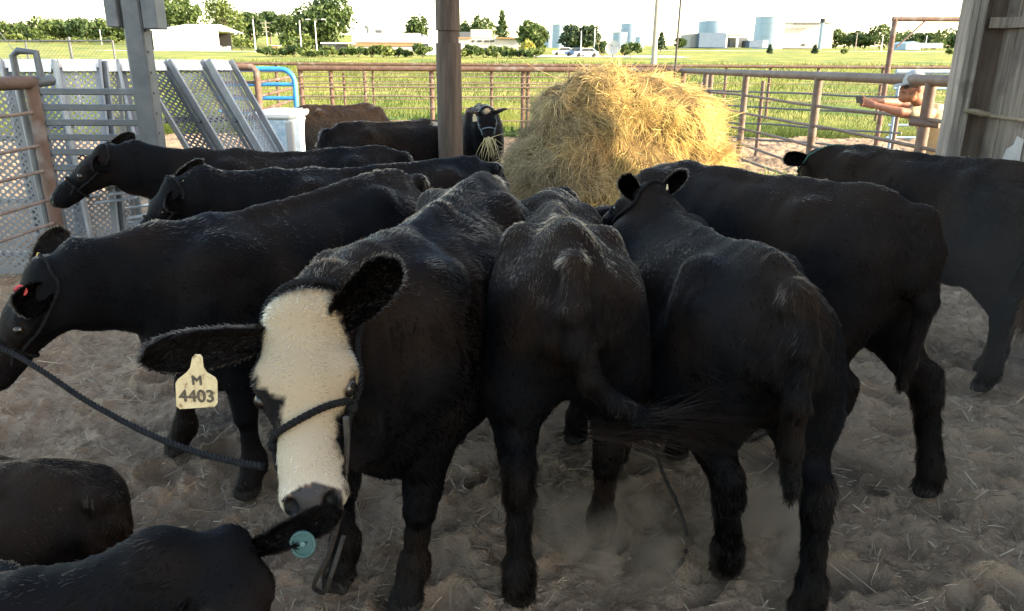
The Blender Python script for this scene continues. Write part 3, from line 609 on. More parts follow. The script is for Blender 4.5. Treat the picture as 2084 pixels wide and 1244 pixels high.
def ribbons(name, P0, D, L, W, mat, tint, bend=.3, rng=None, k=4, up=None):
    """thin bent blades: P0 roots, D directions, L lengths, W widths"""
    n = len(P0); D = unit(D); S = np.cross(D, rng.normal(0, 1, (n, 3)) if up is None else up); S = unit(S); B = unit(np.cross(S, D)); V = np.zeros((n, k, 2, 3)); bd = rng.normal(0, bend, n)
    for i in range(k):
        t = i/(k-1); p = P0+D*(L*t)[:, None]+B*(bd*L*t*t)[:, None]; w_ = (W*(1-.75*t**2) if up is not None else W)[:, None] if np.ndim(W) else W
        V[:, i, 0] = p-S*w_/2; V[:, i, 1] = p+S*w_/2
    b = np.arange(n)[:, None]*k*2+np.arange(k-1)[None]*2; b = b.ravel(); me = np_mesh(name, V.reshape(-1, 3), quads=np.stack([b, b+1, b+3, b+2], 1), smooth=True)
    a = me.attributes.new('tint', 'FLOAT', 'POINT'); a.data.foreach_set('value', np.repeat(tint, k*2).astype(np.float32)); return mobj(name, me, mat, None, False)
def litter():
    n = 7500; y = .6+rngG.random(n)**1.3*11; x = rngG.uniform(-1, 1, n)*half(y)*.9; cl = vnoise(np.stack([x, y, 0*x], 1), .8, 31); keep = rngG.random(n) < np.clip(.25+cl*.9, .05, 1)*np.clip(.25+y*.13, 0, 1); x, y = x[keep], y[keep]
    n2 = 7000; a = rngG.uniform(0, 6.28, n2); rr = 1.15+np.abs(rngG.normal(0, .7, n2)); x = np.concatenate([x, 1.3+rr*1.1*np.cos(a)]); y = np.concatenate([y, 8.0+rr*np.sin(a)])
    n = len(x); P = np.stack([x, y, hz(x, y)+.004], 1); an = rngG.uniform(0, 6.28, n); D = np.stack([np.cos(an), np.sin(an), rngG.normal(.03, .13, n)], 1); L = rngG.gamma(2.2, .028, n)+.02
    o = ribbons('straw', P, D, L, rngG.uniform(.0010, .0021, n)*(1+.10*y), M['straw'], rngG.random(n)**1.6, .35, rngG); tag(o, 'dry hay stalks scattered over the trampled dirt floor', 'straw', kind='stuff')
litter()
def fibres():
    rg = np.random.default_rng(77); n = 60000; y = .7+rg.random(n)**1.5*6.0; x = rg.uniform(-1, 1, n)*half(y)*.85; P = np.stack([x, y, hz(x, y)+.001], 1); an = rg.uniform(0, 6.28, n); D = np.stack([np.cos(an), np.sin(an), rg.normal(.05, .25, n)], 1); o = ribbons('chaff', P, D, rg.gamma(2, .016, n)+.008, rg.uniform(.0012, .0030, n)*(1+.12*y), M['chaff'], rg.random(n)**1.4, .5, rg, 3); tag(o, 'fine broken chaff mixed into the surface of the dirt', 'chaff', kind='stuff')
fibres()
def grasses():
    rng = rngG; n = 60000; y = 17.6+rng.random(n)**2.2*75; x = rng.uniform(-.78, .78, n)*y; z = terr(x, y); L = rng.uniform(.08, .26, n)*(1+.012*(y-17)); D = np.stack([rng.normal(0, .4, n), rng.normal(0, .4, n), np.ones(n)], 1)
    t = np.clip(.42+.55*vnoise(np.stack([x, y*.5, 0*x], 1), 2.2, 8)+.35*vnoise(np.stack([x, y*.3, 0*x], 1), 9., 18)+rng.normal(0, .22, n), 0, 1); L = L*(1+.7*vnoise(np.stack([x, y, 0*x], 1), 1.1, 28)); o = ribbons('grass', np.stack([x, y, z-.02], 1), D, L, .012*(1+.05*(y-17)), M['grass'], t, .3, rng, 3, np.array([0, 1., 0])); tag(o, 'sunlit yellow green pasture grass beyond the pipe fence', 'grass', kind='stuff')
    n = 16000; x = rng.uniform(-7.5, 3.5, n); y = 17.3+np.abs(rng.normal(0, .55, n)); m = vnoise(np.stack([x, y, 0*x], 1), 1.2, 77)+.35*(x > -3.5)-.1; k = rng.random(n) < np.clip(m+.25, .02, 1); x, y = x[k], y[k]; z0 = terr(x, y)-.05; n = len(x)
    P = np.stack([x, y, z0+rng.random(n)*.55*np.clip(.6+m[k], .2, 1)], 1); D = rng.normal(0, 1, (n, 3)); D[:, 2] = np.abs(D[:, 2])*.4; o = ribbons('weeds', P, D, rng.uniform(.06, .14, n), rng.uniform(.05, .10, n), M['weeds'], np.clip(.4+rng.normal(0, .25, n)+.3*m[k], 0, 1), .2, rng, 3); tag(o, 'broad leaved green weeds along the foot of the pen fence', 'weeds', kind='stuff')
    n = 6000; cx = rng.choice([0, 1, 2], n, p=[.7, .18, .12]); c = np.array([(4.25, 9.2, .45), (3.25, 9.6, .25), (2.55, 9.3, .2)])[cx]; x = c[:, 0]+rng.normal(0, 1, n)*c[:, 2]; y = c[:, 1]+rng.normal(0, 1, n)*c[:, 2]*1.2
    o = ribbons('green_tufts', np.stack([x, y, hz(x, y)-.01], 1), np.stack([rng.normal(0, .45, n), rng.normal(0, .45, n), np.ones(n)], 1), rng.uniform(.08, .30, n), .008, M['weeds'], np.clip(.65+rng.normal(0, .25, n), 0, 1), .5, rng, 4, np.array([0, 1., 0])); tag(o, 'bright green grass growing at the foot of the side fence', 'grass', kind='stuff')
grasses()
def strip(name, x0, x1, y0, y1, mat, dz=.06):
    xs = np.linspace(x0, x1, 60); V = []; 
    for y in np.linspace(y0, y1, 6): V.append(np.stack([xs, np.full(60, y), terr(xs, np.full(60, y))+dz], 1))
    i = (np.arange(5)[:, None]*60+np.arange(59)[None]).ravel(); tag(mobj(name, np_mesh(name, np.concatenate(V), quads=np.stack([i, i+1, i+61, i+60], 1)), mat, None, False), kind='structure')
strip('road', 60, 420, 330, 345, M['concrete']); strip('parking_lot', 2, 32, 142, 163, M['concrete']); strip('lane', -110, -52, 205, 215, M['concrete'])
# ------------------------------------------------------------------ trees
def crown_mesh(name, rng, w, h, z0, nleaf, size, kind='round', lean=0):
    if kind == 'cone':
        t = rng.random(nleaf)**.8; zz = z0+h*t; lay = .75+.25*np.cos(t*38); rr = w/2*(1-t)**.85*lay*np.sqrt(rng.uniform(.25, 1, nleaf)); a = rng.uniform(0, 6.28, nleaf); P = np.stack([rr*np.cos(a), rr*np.sin(a), zz], 1)+rng.normal(0, size*.3, (nleaf, 3)); t_ = np.clip(.45+rng.normal(0, .25, nleaf), 0, 1)
    else:
        nc = {'round': 26, 'loose': 20, 'tall': 24, 'bush': 14, 'pine': 30}[kind]; c = rng.normal(0, 1, (nc, 3)); c = unit(c)*rng.uniform(.35, .95, nc)[:, None]**.6; sc = np.array([w/2*.74, w/2*.74, h/2*.78])
        if kind == 'tall': c[:, :2] *= (1-.55*np.clip(c[:, 2:], 0, 1))
        if kind == 'bush': c[:, 2] = np.abs(c[:, 2])*1.3-.6
        if kind == 'pine': c[:, :2] *= np.clip(1.15-.6*(c[:, 2:]+.4), .35, 1.3)
        c = c*sc+np.array([0, 0, z0+h/2]); cr = rng.uniform(.16, .34, nc)*min(w, h)*(1.0 if kind != 'loose' else .8); k = rng.choice(nc, nleaf, p=cr**2/(cr**2).sum()); d = unit(rng.normal(0, 1, (nleaf, 3))); P = c[k]+d*(cr[k]*rng.uniform(.55, 1.08, nleaf))[:, None]*np.array([1, 1, .8 if kind != 'pine' else .45])
        t_ = np.clip(.42+.5*rng.normal(0, .35, nc)[k]+rng.normal(0, .18, nleaf), 0, 1)
    A = unit(rng.normal(0, 1, (nleaf, 3))); B = unit(np.cross(A, rng.normal(0, 1, (nleaf, 3)))); s = size*rng.uniform(.5, 1.3, nleaf)[:, None]
    V = np.stack([P-A*s, P+B*s*.55, P+A*s, P-B*s*.55], 1).reshape(-1, 3); me = np_mesh(name, V, quads=np.arange(nleaf*4).reshape(-1, 4), smooth=False); at = me.attributes.new('tint', 'FLOAT', 'POINT'); at.data.foreach_set('value', np.repeat(t_, 4).astype(np.float32)); return me
def tree(label, px, ybase, ytop, wpx, y, kind='round', mat='leafmid', nleaf=1500, lsize=.45, group=None, cat='tree', name='tree', clear=.18, seed=None, base=None, cx=0):
    rng = np.random.default_rng(seed if seed is not None else int(px*7+ytop)); b = pix(px, ybase, y); x = b[0]; zg = float(terr(x, y)) if base is None else base; top = pix(px, ytop, y)[2]; h = max(top-zg, 1.0); w = wpx*(y*.951)/FPX
    root = empty(name, (x, y, zg-.1), label, cat, group); z0 = h*clear
    if kind != 'bush':
        tb = MB(); r = max(.06, h*.022); tb.tube([(0, 0, 0), (.01*h, 0, h*.3), (-.01*h, .01*h, h*.62), (0, 0, h*.86)], [r*1.3, r, r*.7, r*.2], 8)
        for i in range(6 if kind != 'cone' else 0):
            a = rng.uniform(0, 6.28); zz = h*rng.uniform(.25, .6); e = np.array([math.cos(a)*w*.3, math.sin(a)*w*.3, zz+h*rng.uniform(.12, .25)]); tb.tube([(0, 0, zz), e*np.array([.5, .5, 1])+np.array([0, 0, -h*.03]), e], [r*.55, r*.4, r*.12], 6)
        t = tb.build('trunk', M['bark']); t.parent = root
    else:
        tb = MB()
        for i in range(5):
            a = rng.uniform(0, 6.28); tb.tube([(0, 0, 0), (math.cos(a)*w*.15, math.sin(a)*w*.15, h*.4), (math.cos(a)*w*.25, math.sin(a)*w*.25, h*.75)], [.05, .035, .01], 5)
        t = tb.build('stem', M['bark']); t.parent = root
    me = crown_mesh('crown', rng, w, h-z0, z0, nleaf, lsize, kind); c = mobj('crown', me, M[mat], None, False); c.parent = root; return root
G1 = 'dark trees along the far left skyline'
for i, (px, tp, wd) in enumerate([(14, 44, 60), (48, 50, 44), (84, 37, 50), (122, 42, 50), (150, 46, 40), (178, 37, 52), (212, 42, 46), (240, 48, 50), (262, 40, 40)]):
    tree('dark round tree in the far wood left of the white pavilion', px, 84, tp-4, wd*1.5, 345+12*math.sin(i*2.1), 'round', 'leafdark' if i % 2 else 'leafmid', 1300, .85, G1, clear=.06)
for px, tp, wd in [(30, 68, 60), (95, 72, 70), (160, 74, 70), (225, 75, 60)]: tree('low pale bush below the far left wood', px, 88, tp, wd, 318, 'bush', 'leaflight', 700, .7, 'pale bushes below the far left wood', 'bush', 'bush')
tree('tall light green tree directly behind the white pavilion roof', 372, 95, -22, 105, 300, 'tall', 'leafmid', 2600, .8); tree('tall yellow green tree at the right end of the white pavilion', 462, 104, -14, 84, 275, 'tall', 'leaflight', 2400, .6, clear=.05)
tree('bushy light green shrub at the foot of the yellow green tree', 494, 110, 74, 52, 226, 'bush', 'leaflight', 900, .5, None, 'shrub', 'shrub'); tree('dark tree between the yellow green tree and the big oak', 512, 96, 22, 66, 300, 'round', 'leafdark', 1500, .8); tree('dark tree behind the wooden power pole', 552, 96, 20, 70, 320, 'round', 'leafdark', 1600, .85)
tree('light green tree leaning against the left side of the big oak', 592, 98, 20, 60, 285, 'loose', 'leafmid', 1300, .7); tree('huge dark oak with a broad round crown left of the long white building', 662, 98, -20, 134, 262, 'round', 'leafdark', 5200, .75, clear=.08, seed=4)
tree('light young tree in front of the big oak', 585, 106, 62, 36, 225, 'loose', 'leafmid', 500, .5, clear=.1); tree('small light tree beside the dark oak trunk', 620, 102, 66, 40, 232, 'loose', 'leaflight', 500, .5, clear=.1)
tree('dark tree rising behind the long white building roof', 858, 95, 33, 62, 290, 'round', 'leafdark', 1400, .75); tree('thin tree showing just right of the timber pole', 950, 95, 36, 46, 290, 'loose', 'leafmid', 700, .7); tree('open crowned tree above the right end of the white building', 984, 95, 26, 56, 285, 'loose', 'leafmid', 1000, .7); tree('ragged conifer above the right end of the white building', 1022, 95, 22, 44, 275, 'cone', 'leafdark', 900, .6)
tree('dense green tree at the right corner of the white building', 1086, 108, 33, 62, 172, 'tall', 'leafmid', 2400, .5, clear=.04); tree('yellow flowering shrub at the right corner of the white building', 1074, 106, 78, 36, 160, 'bush', 'leafyellow', 700, .35, None, 'shrub', 'shrub')
for px, tp, wd, s in [(1162, 46, 52, 1), (1196, 45, 50, 2)]: tree('dark layered pine, %s of the pair behind the parked cars' % ('left' if s == 1 else 'right'), px, 104, tp, wd, 205, 'pine', 'needles', 1900, .5, 'pair of dark pines', clear=.1, seed=s)
tree('dark low bush left of the satellite dish', 1226, 112, 80, 46, 150, 'bush', 'leafdark', 900, .4, None, 'bush', 'bush'); tree('large pale green bush right of the satellite dish', 1284, 114, 82, 70, 146, 'bush', 'leafmid', 1600, .4, None, 'bush', 'bush'); tree('small dark cone shaped conifer right of the utility pole', 1345, 101, 67, 28, 240, 'cone', 'needles', 900, .4)
tree('dark round tree left of the blue clad shed', 1382, 98, 76, 34, 420, 'round', 'leafdark', 500, .9)
for px, tp, s in [(1566, 92, 1), (1658, 92, 2), (1718, 96, 3), (1932, 98, 4)]: tree(['', 'small dark cypress left of the white tank', 'small dark cypress below the chimney stack', 'small bright bush beside the far road', 'pale bush by the far right road edge'][s], px, 108, tp, 16, 210, 'cone' if s < 3 else 'bush', 'needles' if s < 3 else 'leaflight', 350, .35, None, 'tree' if s < 3 else 'bush', 'tree' if s < 3 else 'bush')
for i, (px, tp, wd) in enumerate([(1700, 62, 40), (1728, 66, 44), (1758, 68, 40), (1790, 54, 50), (1818, 66, 40), (1848, 66, 44), (1876, 68, 40), (1904, 62, 50), (1936, 66, 40), (1964, 64, 44)]):
    tree('grey green tree in the far wood at the right', px, 98, tp-3, wd*1.6, 640+15*math.sin(i*1.7), 'round' if i != 3 else 'loose', 'leafmid', 700, 1.5, 'hazy trees along the far right skyline', clear=.05)
for i, px in enumerate(list(range(548, 880, 26))+list(range(935, 1100, 26))):
    tree('ragged green shrub in the row before the white building', px, 122, [90, 96, 88, 95, 99, 90, 94][i % 7]-(6 if i in (8, 12) else 0), 64, 128+4*math.sin(i*1.3), 'bush', ['leafmid', 'leaflight', 'leafdark', 'leaflight'][i % 4], 900, .32, 'shrubs in front of the white building', 'shrub', 'shrub', seed=i)
# ------------------------------------------------------------------ far buildings
def quadbox(mb, p0, p1, y, depth, ztop=None):
    """box whose front shows between two photo positions (left-top, right-bottom) at distance y"""
    a = pix(p0[0], p0[1], y); b = pix(p1[0], p1[1], y); zt = a[2]; zb = b[2]; mb.box(((a[0]+b[0])/2, y+depth/2, (zt+zb)/2), (abs(b[0]-a[0]), depth, zt-zb)); return mb
def thing_at(name, label, cat, px, py, y, group=None): return empty(name, pix(px, py, y), label, cat, group)
def part(name, mat, root, *boxes):
    for b in boxes: o = quadbox(MB(), *b).build(name, M[mat], root)
    return o
def pavilion():
    y = 234; r = thing_at('white_pavilion', 'large white peaked pavilion with open arches along its right end', 'pavilion', 385, 107, y); zb = pix(385, 108, y)[2]; A = lambda px, py, yy: pix(px, py, yy)
    eL, eM, eR = A(306, 62, y), A(398, 62, y-3), A(466, 64, y+10); zt = A(350, 46, y)[2]; ze = eL[2]
    m = MB(); m.prism([(eL[0], y, zb), (eM[0], y, zb), (eM[0], y, ze), (eL[0], y, ze)], (0, .4, 0)); m.prism([(eL[0], y, zb), (eL[0], y+22, zb), (eL[0], y+22, ze), (eL[0], y, ze)], (.4, 0, 0)); m.build('wall', M['white'], r)
    m = MB(); x0, x1 = eL[0]-.3, eR[0]+.3; xr0, xr1 = A(348, 46, y)[0], A(420, 50, y)[0]; ym = y+11
    V = [(x0, y-.4, ze), (x1, y-.4, ze), (x1, y+22.4, ze), (x0, y+22.4, ze), (xr0, ym, zt), (xr1, ym, zt)]; m.add(V, [[0, 1, 5, 4], [1, 2, 5], [2, 3, 4, 5], [3, 0, 4], [3, 2, 1, 0]]); m.build('roof', M['white'], r)
    m = MB(); n = 7; X0, X1 = eM[0], eR[0]
    for i in range(n+1): m.box((X0+(X1-X0)*i/n, y, (zb+ze)/2), (.5, .5, ze-zb))
    m.box(((X0+X1)/2, y, ze-.5), (X1-X0, .45, 1.0)); m.build('arcade', M['white'], r); m = MB(); m.box(((X0+X1)/2, y+12, (zb+ze)/2), (X1-X0-.6, .3, ze-zb-.6)); m.build('inner_wall', M['dark'], r)
    m = MB()
    for i in range(6): m.box((X0+1.2+i*1.0, y+3+i % 3, zb+.9), (1.0, .8, 1.8+(i % 2)*.5), bev=.1)
    m.build('stored_goods', M['concrete'], r)
pavilion()
def school():
    r = thing_at('long_building', 'long low white building with a tan band and dark windows', 'building', 890, 107, 218); y = 218
    part('wall', 'cream', r, ((715, 67), (852, 87), y, 20), ((715, 95), (852, 109), y, 20), ((852, 75), (932, 87), y+.5, 20), ((852, 95), (932, 109), y+.5, 20), ((932, 78), (1076, 109), y-6, 24)); part('brick_band', 'tan', r, ((715, 87), (932, 95), y+.2, 19)); part('fascia', 'tan', r, ((1010, 76.5), (1078, 79), y-7.2, 24), ((932, 76), (960, 79), y-6.4, 6))
    part('rooftop_block', 'cream', r, ((958, 60), (1000, 77), y+4, 8), ((870, 60), (888, 76), y+5, 6)); part('rooftop_unit', 'galv', r, ((935, 65), (957, 77), y+3, 5), ((763, 61), (776, 68), y+6, 4)); m = MB(); a = pix(749, 68, y+4); m.tube([a, a+[0, 0, 1.4], a+[-.7, 0, 1.9]], .45, 8); m.build('roof_vent', M['galv'], r)
    for row, (ya, yb) in enumerate([(82, 86), (97, 104)]):
        for px in (960, 972, 986, 997): part('window', 'glass', r, ((px, ya), (px+(6 if px in (960,) else 9), yb), y-6.15, .3))
    part('door_opening', 'dark', r, ((1036, 97), (1044, 107), y-6.15, .3))
school()
r = thing_at('low_shed', 'low dark shed with a flat roof at the left end of the white building', 'shed', 690, 105, 214); part('wall', 'galv', r, ((655, 90), (714, 104), 214, 8)); part('roof', 'white', r, ((652, 86.5), (716, 89.5), 213.4, 9)); part('opening', 'dark', r, ((684, 92), (712, 103), 213.8, .3))
r = thing_at('brick_pillar', 'small brick pier beside the pale lane', 'pier', 559, 108, 190); part('shaft', 'tan', r, ((552, 94), (567, 109), 190, 1.6)); part('cap', 'concrete', r, ((551, 92), (568, 94), 189.8, 2))
r = thing_at('white_van', 'white van parked behind the shrubs before the white building', 'van', 880, 108, 150); a = pix(880, 116, 150)
def vehicle(root, c, L, W, Hh, mat, van=False):
    x, y, z = c; m = MB(); pr = [(-.5, .18), (-.5, .5), (-.47, .55), (-.28, .6), (-.16, .98), (.24, 1.0), (.40, .62), (.5, .55), (.5, .18)] if not van else [(-.5, .15), (-.5, .55), (-.42, .62), (-.34, .97), (-.3, 1), (.5, 1), (.5, .15)]
    m.prism([(x+p*L, y-W/2, z+q*Hh) for p, q in pr], (0, W, 0)); m.build('body', M[mat], root); g = MB()
    wp = [(-.25, .62), (-.15, .93), (.22, .94), (.35, .63)] if not van else [(-.36, .65), (-.32, .92), (-.1, .92), (-.1, .65)]
    for s in (-1, 1): g.prism([(x+p*L, y+s*(W/2+.02)-.02, z+q*Hh) for p, q in wp], (0, .04, 0))
    g.build('window', M['glass'], root)
    for sx in (-.31, .31):
        for sy in (-1, 1): k = MB(); k.lathe((x+sx*L, y+sy*W/2*.93, z+.33), [(.05, -.12), (.33, -.11), (.35, 0), (.33, .11), (.05, .12)], 14, (0, 1, 0)); k.build('wheel', M['black'], root)
vehicle(r, a, 5.4, 2.0, 2.6, 'white', True)
M['carblue'] = material('blue_car_paint', (.05, .12, .25), .3, .3, coat=.6); M['carwhite'] = material('white_car_paint', (.75, .76, .77), .3, coat=.6)
for px, yy, mt, lb in [(1147, 158, 'carwhite', 'white car parked behind the blue one'), (1172, 153, 'carblue', 'blue car parked between two white cars'), (1193, 146, 'carwhite', 'white saloon car parked nearest the satellite dish')]:
    p = pix(px, 112, yy); c = (p[0], yy, float(terr(p[0], yy))+.08); r = empty('parked_car', c, lb, 'car', 'cars parked by the pines'); vehicle(r, c, 4.5, 1.8, 1.5, mt)
def dish():
    y = 138; c = pix(1248, 99, y); r = empty('satellite_dish', (c[0], y, float(terr(c[0], y))), 'big pale satellite dish tilted up to the left in the grass', 'satellite dish'); ax = Vector((-.35, -.8, .5)).normalized(); q = np.array(ax)
    m = MB(); pr = [(.05, 0)]+[(1.35*t, .42*t*t) for t in np.linspace(.1, 1, 8)]+[(1.35, .47), (1.2, .40), (.05, .06)]; m.lathe(c-q*.2, pr, 28, ax); m.build('reflector', M['cream'], r, True)
    m = MB()
    for a in (0, 2.1, 4.2): p = np.array(Vector((0, 0, 1)).rotation_difference(ax).to_matrix() @ Vector((1.2*math.cos(a), 1.2*math.sin(a), .35))); m.tube([c+p-q*.2, c+q*1.0], .03, 6)
    m.lathe(c+q*.95, [(.1, -.1), (.12, .1), (.02, .15)], 10, ax); m.build('feed_horn', M['galv'], r); m = MB(); m.tube([(c[0], y+.3, float(terr(c[0], y))-.2), c-q*.2], .12, 10); m.build('mast', M['galv'], r)
dish()
# tanks: upright steel cylinders with a shallow cone roof and rings
def tank(label, pl, pr, pt, pb, y, rings=4, roofh=.06, mat='tank'):
    a = pix(pl, pb, y); b = pix(pr, pb, y); R_ = (b[0]-a[0])/2; c = ((a[0]+b[0])/2, y); zt = pix(pl, pt, y)[2]; zb = float(terr(c[0], y))-.3; r = empty('storage_tank', (c[0], y, zb), label, 'storage tank', 'storage tanks on the skyline'); m = MB(); h = zt-zb; pr_ = [(.1, 0)]
    for i in range(rings): pr_ += [(R_, h*i/rings), (R_, h*(i+1)/rings-.25), (R_+.12, h*(i+1)/rings-.2), (R_+.12, h*(i+1)/rings)]
    m.lathe((c[0], y, zb), pr_+[(R_-.2, h)], 40); m.build('shell', M[mat], r, True); m = MB(); m.lathe((c[0], y, zb), [(R_+.1, h-.02), (R_*.5, h+R_*roofh*.6), (.2, h+R_*roofh), (.1, h+R_*roofh)], 40); m.build('roof', M[mat], r, True)
    m = MB(); n = 24
    for i in range(n):
        t = i*2*math.pi/n; m.tube([(c[0]+R_*math.cos(t), y+R_*math.sin(t), zt-.1), (c[0]+R_*math.cos(t), y+R_*math.sin(t), zt+1.2)], .07, 5)
    m.tube([(c[0]+R_*math.cos(t), y+R_*math.sin(t), zt+1.2) for t in np.linspace(0, 2*math.pi, 40)], .07, 5, False); m.build('railing', M['galv'], r)
tank('pale blue tank showing left of the pine pair', 1123, 1156, 50, 98, 590); tank('narrow pale tank standing tall behind the pale bush', 1262, 1301, 49, 98, 600); tank('short wide tank at the left foot of the narrow pale tank', 1246, 1275, 66, 98, 585, 3); tank('low pale tank at the right foot of the narrow pale tank', 1292, 1310, 76, 98, 580, 2); tank('broad pale blue tank rising behind the blue clad shed', 1419, 1481, 44, 98, 640); tank('tall pale tank with a bluish upper half left of the white hall', 1533, 1590, 35, 99, 560, 5); tank('dim low tank edge left of the pine pair', 1108, 1126, 62, 98, 640, 2)
r = thing_at('white_hall', 'plain white industrial hall with a pipe bridge under its roof line', 'hall', 1640, 98, 570); part('wall', 'cream', r, ((1588, 46), (1692, 99), 570, 60)); part('roof', 'tank', r, ((1586, 44.5), (1694, 46.5), 569, 62)); part('pipe_bridge', 'galv', r, ((1618, 47.5), (1668, 50.5), 566, 2)); part('vent', 'dark', r, ((1632, 90), (1639, 93), 569.6, .4))
r = thing_at('chimney_stack', 'slim pale chimney with a black top in front of the white hall', 'chimney', 1667, 98, 545); m = MB(); p = pix(1668, 99, 545); zt = pix(1670, 46, 545)[2]; m.tube([(p[0], 545, p[2]-1), (p[0], 545, zt)], 1.3, 14); m.build('shaft', M['tank'], r, True); m = MB(); m.tube([(p[0], 545, zt-.1), (p[0], 545, pix(1670, 38, 545)[2])], 1.75, 14); m.build('cap', M['black'], r, True)
r = thing_at('blue_shed', 'blue clad industrial shed with a flat canopy on its right', 'shed', 1460, 97, 430); part('wall', 'bluewall', r, ((1424, 67), (1476, 97), 430, 30)); part('side_wall', 'alud', r, ((1406, 69), (1424, 97), 433, 26)); part('canopy', 'white', r, ((1476, 68), (1526, 71.5), 432, 14)); part('canopy_post', 'white', r, ((1477, 71), (1479, 97), 433, 1), ((1500, 71), (1502, 97), 433, 1), ((1523, 71), (1525, 97), 433, 1)); part('equipment', 'galv', r, ((1487, 80), (1496, 97), 436, 5), ((1515, 84), (1522, 97), 436, 5)); part('back_wall', 'alud', r, ((1477, 77), (1523, 97), 445, 1)); part('annex', 'bluewall', r, ((1526, 82), (1552, 97), 428, 14)); part('annex_door', 'white', r, ((1552, 82), (1562, 97), 428.5, 12))
r = thing_at('far_shed', 'pale blue gabled shed with a long white wing beyond the pipe portal', 'shed', 1872, 97, 470); m = MB(); a, b = pix(1843, 98, 470), pix(1874, 98, 470); zt = pix(1858, 84, 470)[2]; ze = pix(1858, 88.5, 470)[2]; m.prism([(a[0], 470, a[2]-1), (b[0], 470, a[2]-1), (b[0], 470, ze), ((a[0]+b[0])/2, 470, zt), (a[0], 470, ze)], (0, 20, 0)); m.build('wall', M['tank'], r); part('wing', 'white', r, ((1874, 89), (1918, 98), 472, 14)); part('wing_roof', 'tank', r, ((1873, 87.6), (1919, 89), 471.5, 15))
# ------------------------------------------------------------------ poles
def pole(label, px, yb, yt, y, r0, mat='pole', arms=0, lamp=0, name='utility_pole', group=None, cat='pole', wires=False):
    a = pix(px, yb, y); z0 = float(terr(a[0], y))-.3; zt = pix(px, yt, y)[2]; r = empty(name, (a[0], y, z0), label, cat, group); m = MB(); m.tube([(a[0], y, z0), (a[0], y, (z0+zt)/2), (a[0], y, zt)], [r0*1.2, r0, r0*.75], 10); m.build('shaft', M[mat], r, True)
    for i in range(arms): m = MB(); m.box((a[0], y-r0, zt-.5-1.1*i), (2.6-.5*i, .14, .14)); m.build('crossarm', M['pole'], r)
    for s in ([lamp] if lamp else []): m = MB(); m.tube([(a[0], y, zt-.1), (a[0]+s*.9, y, zt+.25), (a[0]+s*1.6, y, zt+.25)], .06, 6); m.build('arm', M['galv'], r); m = MB(); m.box((a[0]+s*1.9, y, zt+.22), (.9, .4, .2), bev=.06); m.build('lamp_head', M['white'], r)
    return r
pole('thick pale utility pole standing behind the hay bale', 1329, 150, -60, 50, .16); pole('wooden power pole with crossarms between the dark trees', 545, 100, 43, 215, .16, 'pole', 3)
pole('bare pale pole at the left edge of the shrub row', 521, 110, 40, 190, .13, 'white'); LG = 'street lamps before the big oak'
pole('pale street lamp, left of the pair before the dark oak', 614, 106, 42, 178, .11, 'white', 0, 1, 'street_lamp', LG, 'street lamp'); pole('pale street lamp, right of the pair before the dark oak', 645, 104, 42, 180, .11, 'white', 0, 1, 'street_lamp', LG, 'street lamp')
pole('thin white pole before the left dark pine', 1182, 106, 63, 150, .08, 'white'); pole('thin white pole before the right dark pine', 1209, 112, 58, 150, .08, 'white'); pole('pale leaning post left of the white pavilion', 260, 92, 56, 260, .2, 'white'); pole('tiny pale post in front of the far left wood', 206, 82, 60, 300, .18, 'white'); pole('pale pole at the edge of the far right wood', 1741, 97, 66, 420, .22, 'pole', 1); pole('thin pole in front of the far right wood', 1794, 97, 72, 420, .2, 'white'); pole('thin white pole on the right of the far pale shed', 1884, 90, 72, 480, .2, 'white'); pole('short pale pole beside the far right road', 1779, 97, 84, 380, .18, 'pole'); pole('thin mast above the long white building', 817, 92, 46, 300, .12, 'pole')
def lattice():
    y = 520; a = pix(958, 92, y); b = pix(975, 92, y); zt = pix(966, -60, y)[2]; z0 = float(terr(a[0], y)); cx = (a[0]+b[0])/2; hw = (b[0]-a[0])/2; r = empty('lattice_mast', (cx, y, z0), 'faint lattice radio mast right of the timber pole', 'radio mast'); m = MB(); n = 14
    cor = [(cx+sx*hw, y+sy*hw) for sx, sy in ((-1, -1), (1, -1), (1, 1), (-1, 1))]
    for c in cor: m.tube([(*c, z0), (*c, zt)], .14, 5)
    for i in range(n):
        za, zb = z0+(zt-z0)*i/n, z0+(zt-z0)*(i+1)/n
        for k in range(4): p, q = cor[k], cor[(k+1) % 4]; m.tube([(*p, za), (*q, zb)], .07, 4); m.tube([(*q, za), (*p, zb)], .07, 4)
    m.build('lattice', M['tank'], r)
lattice()
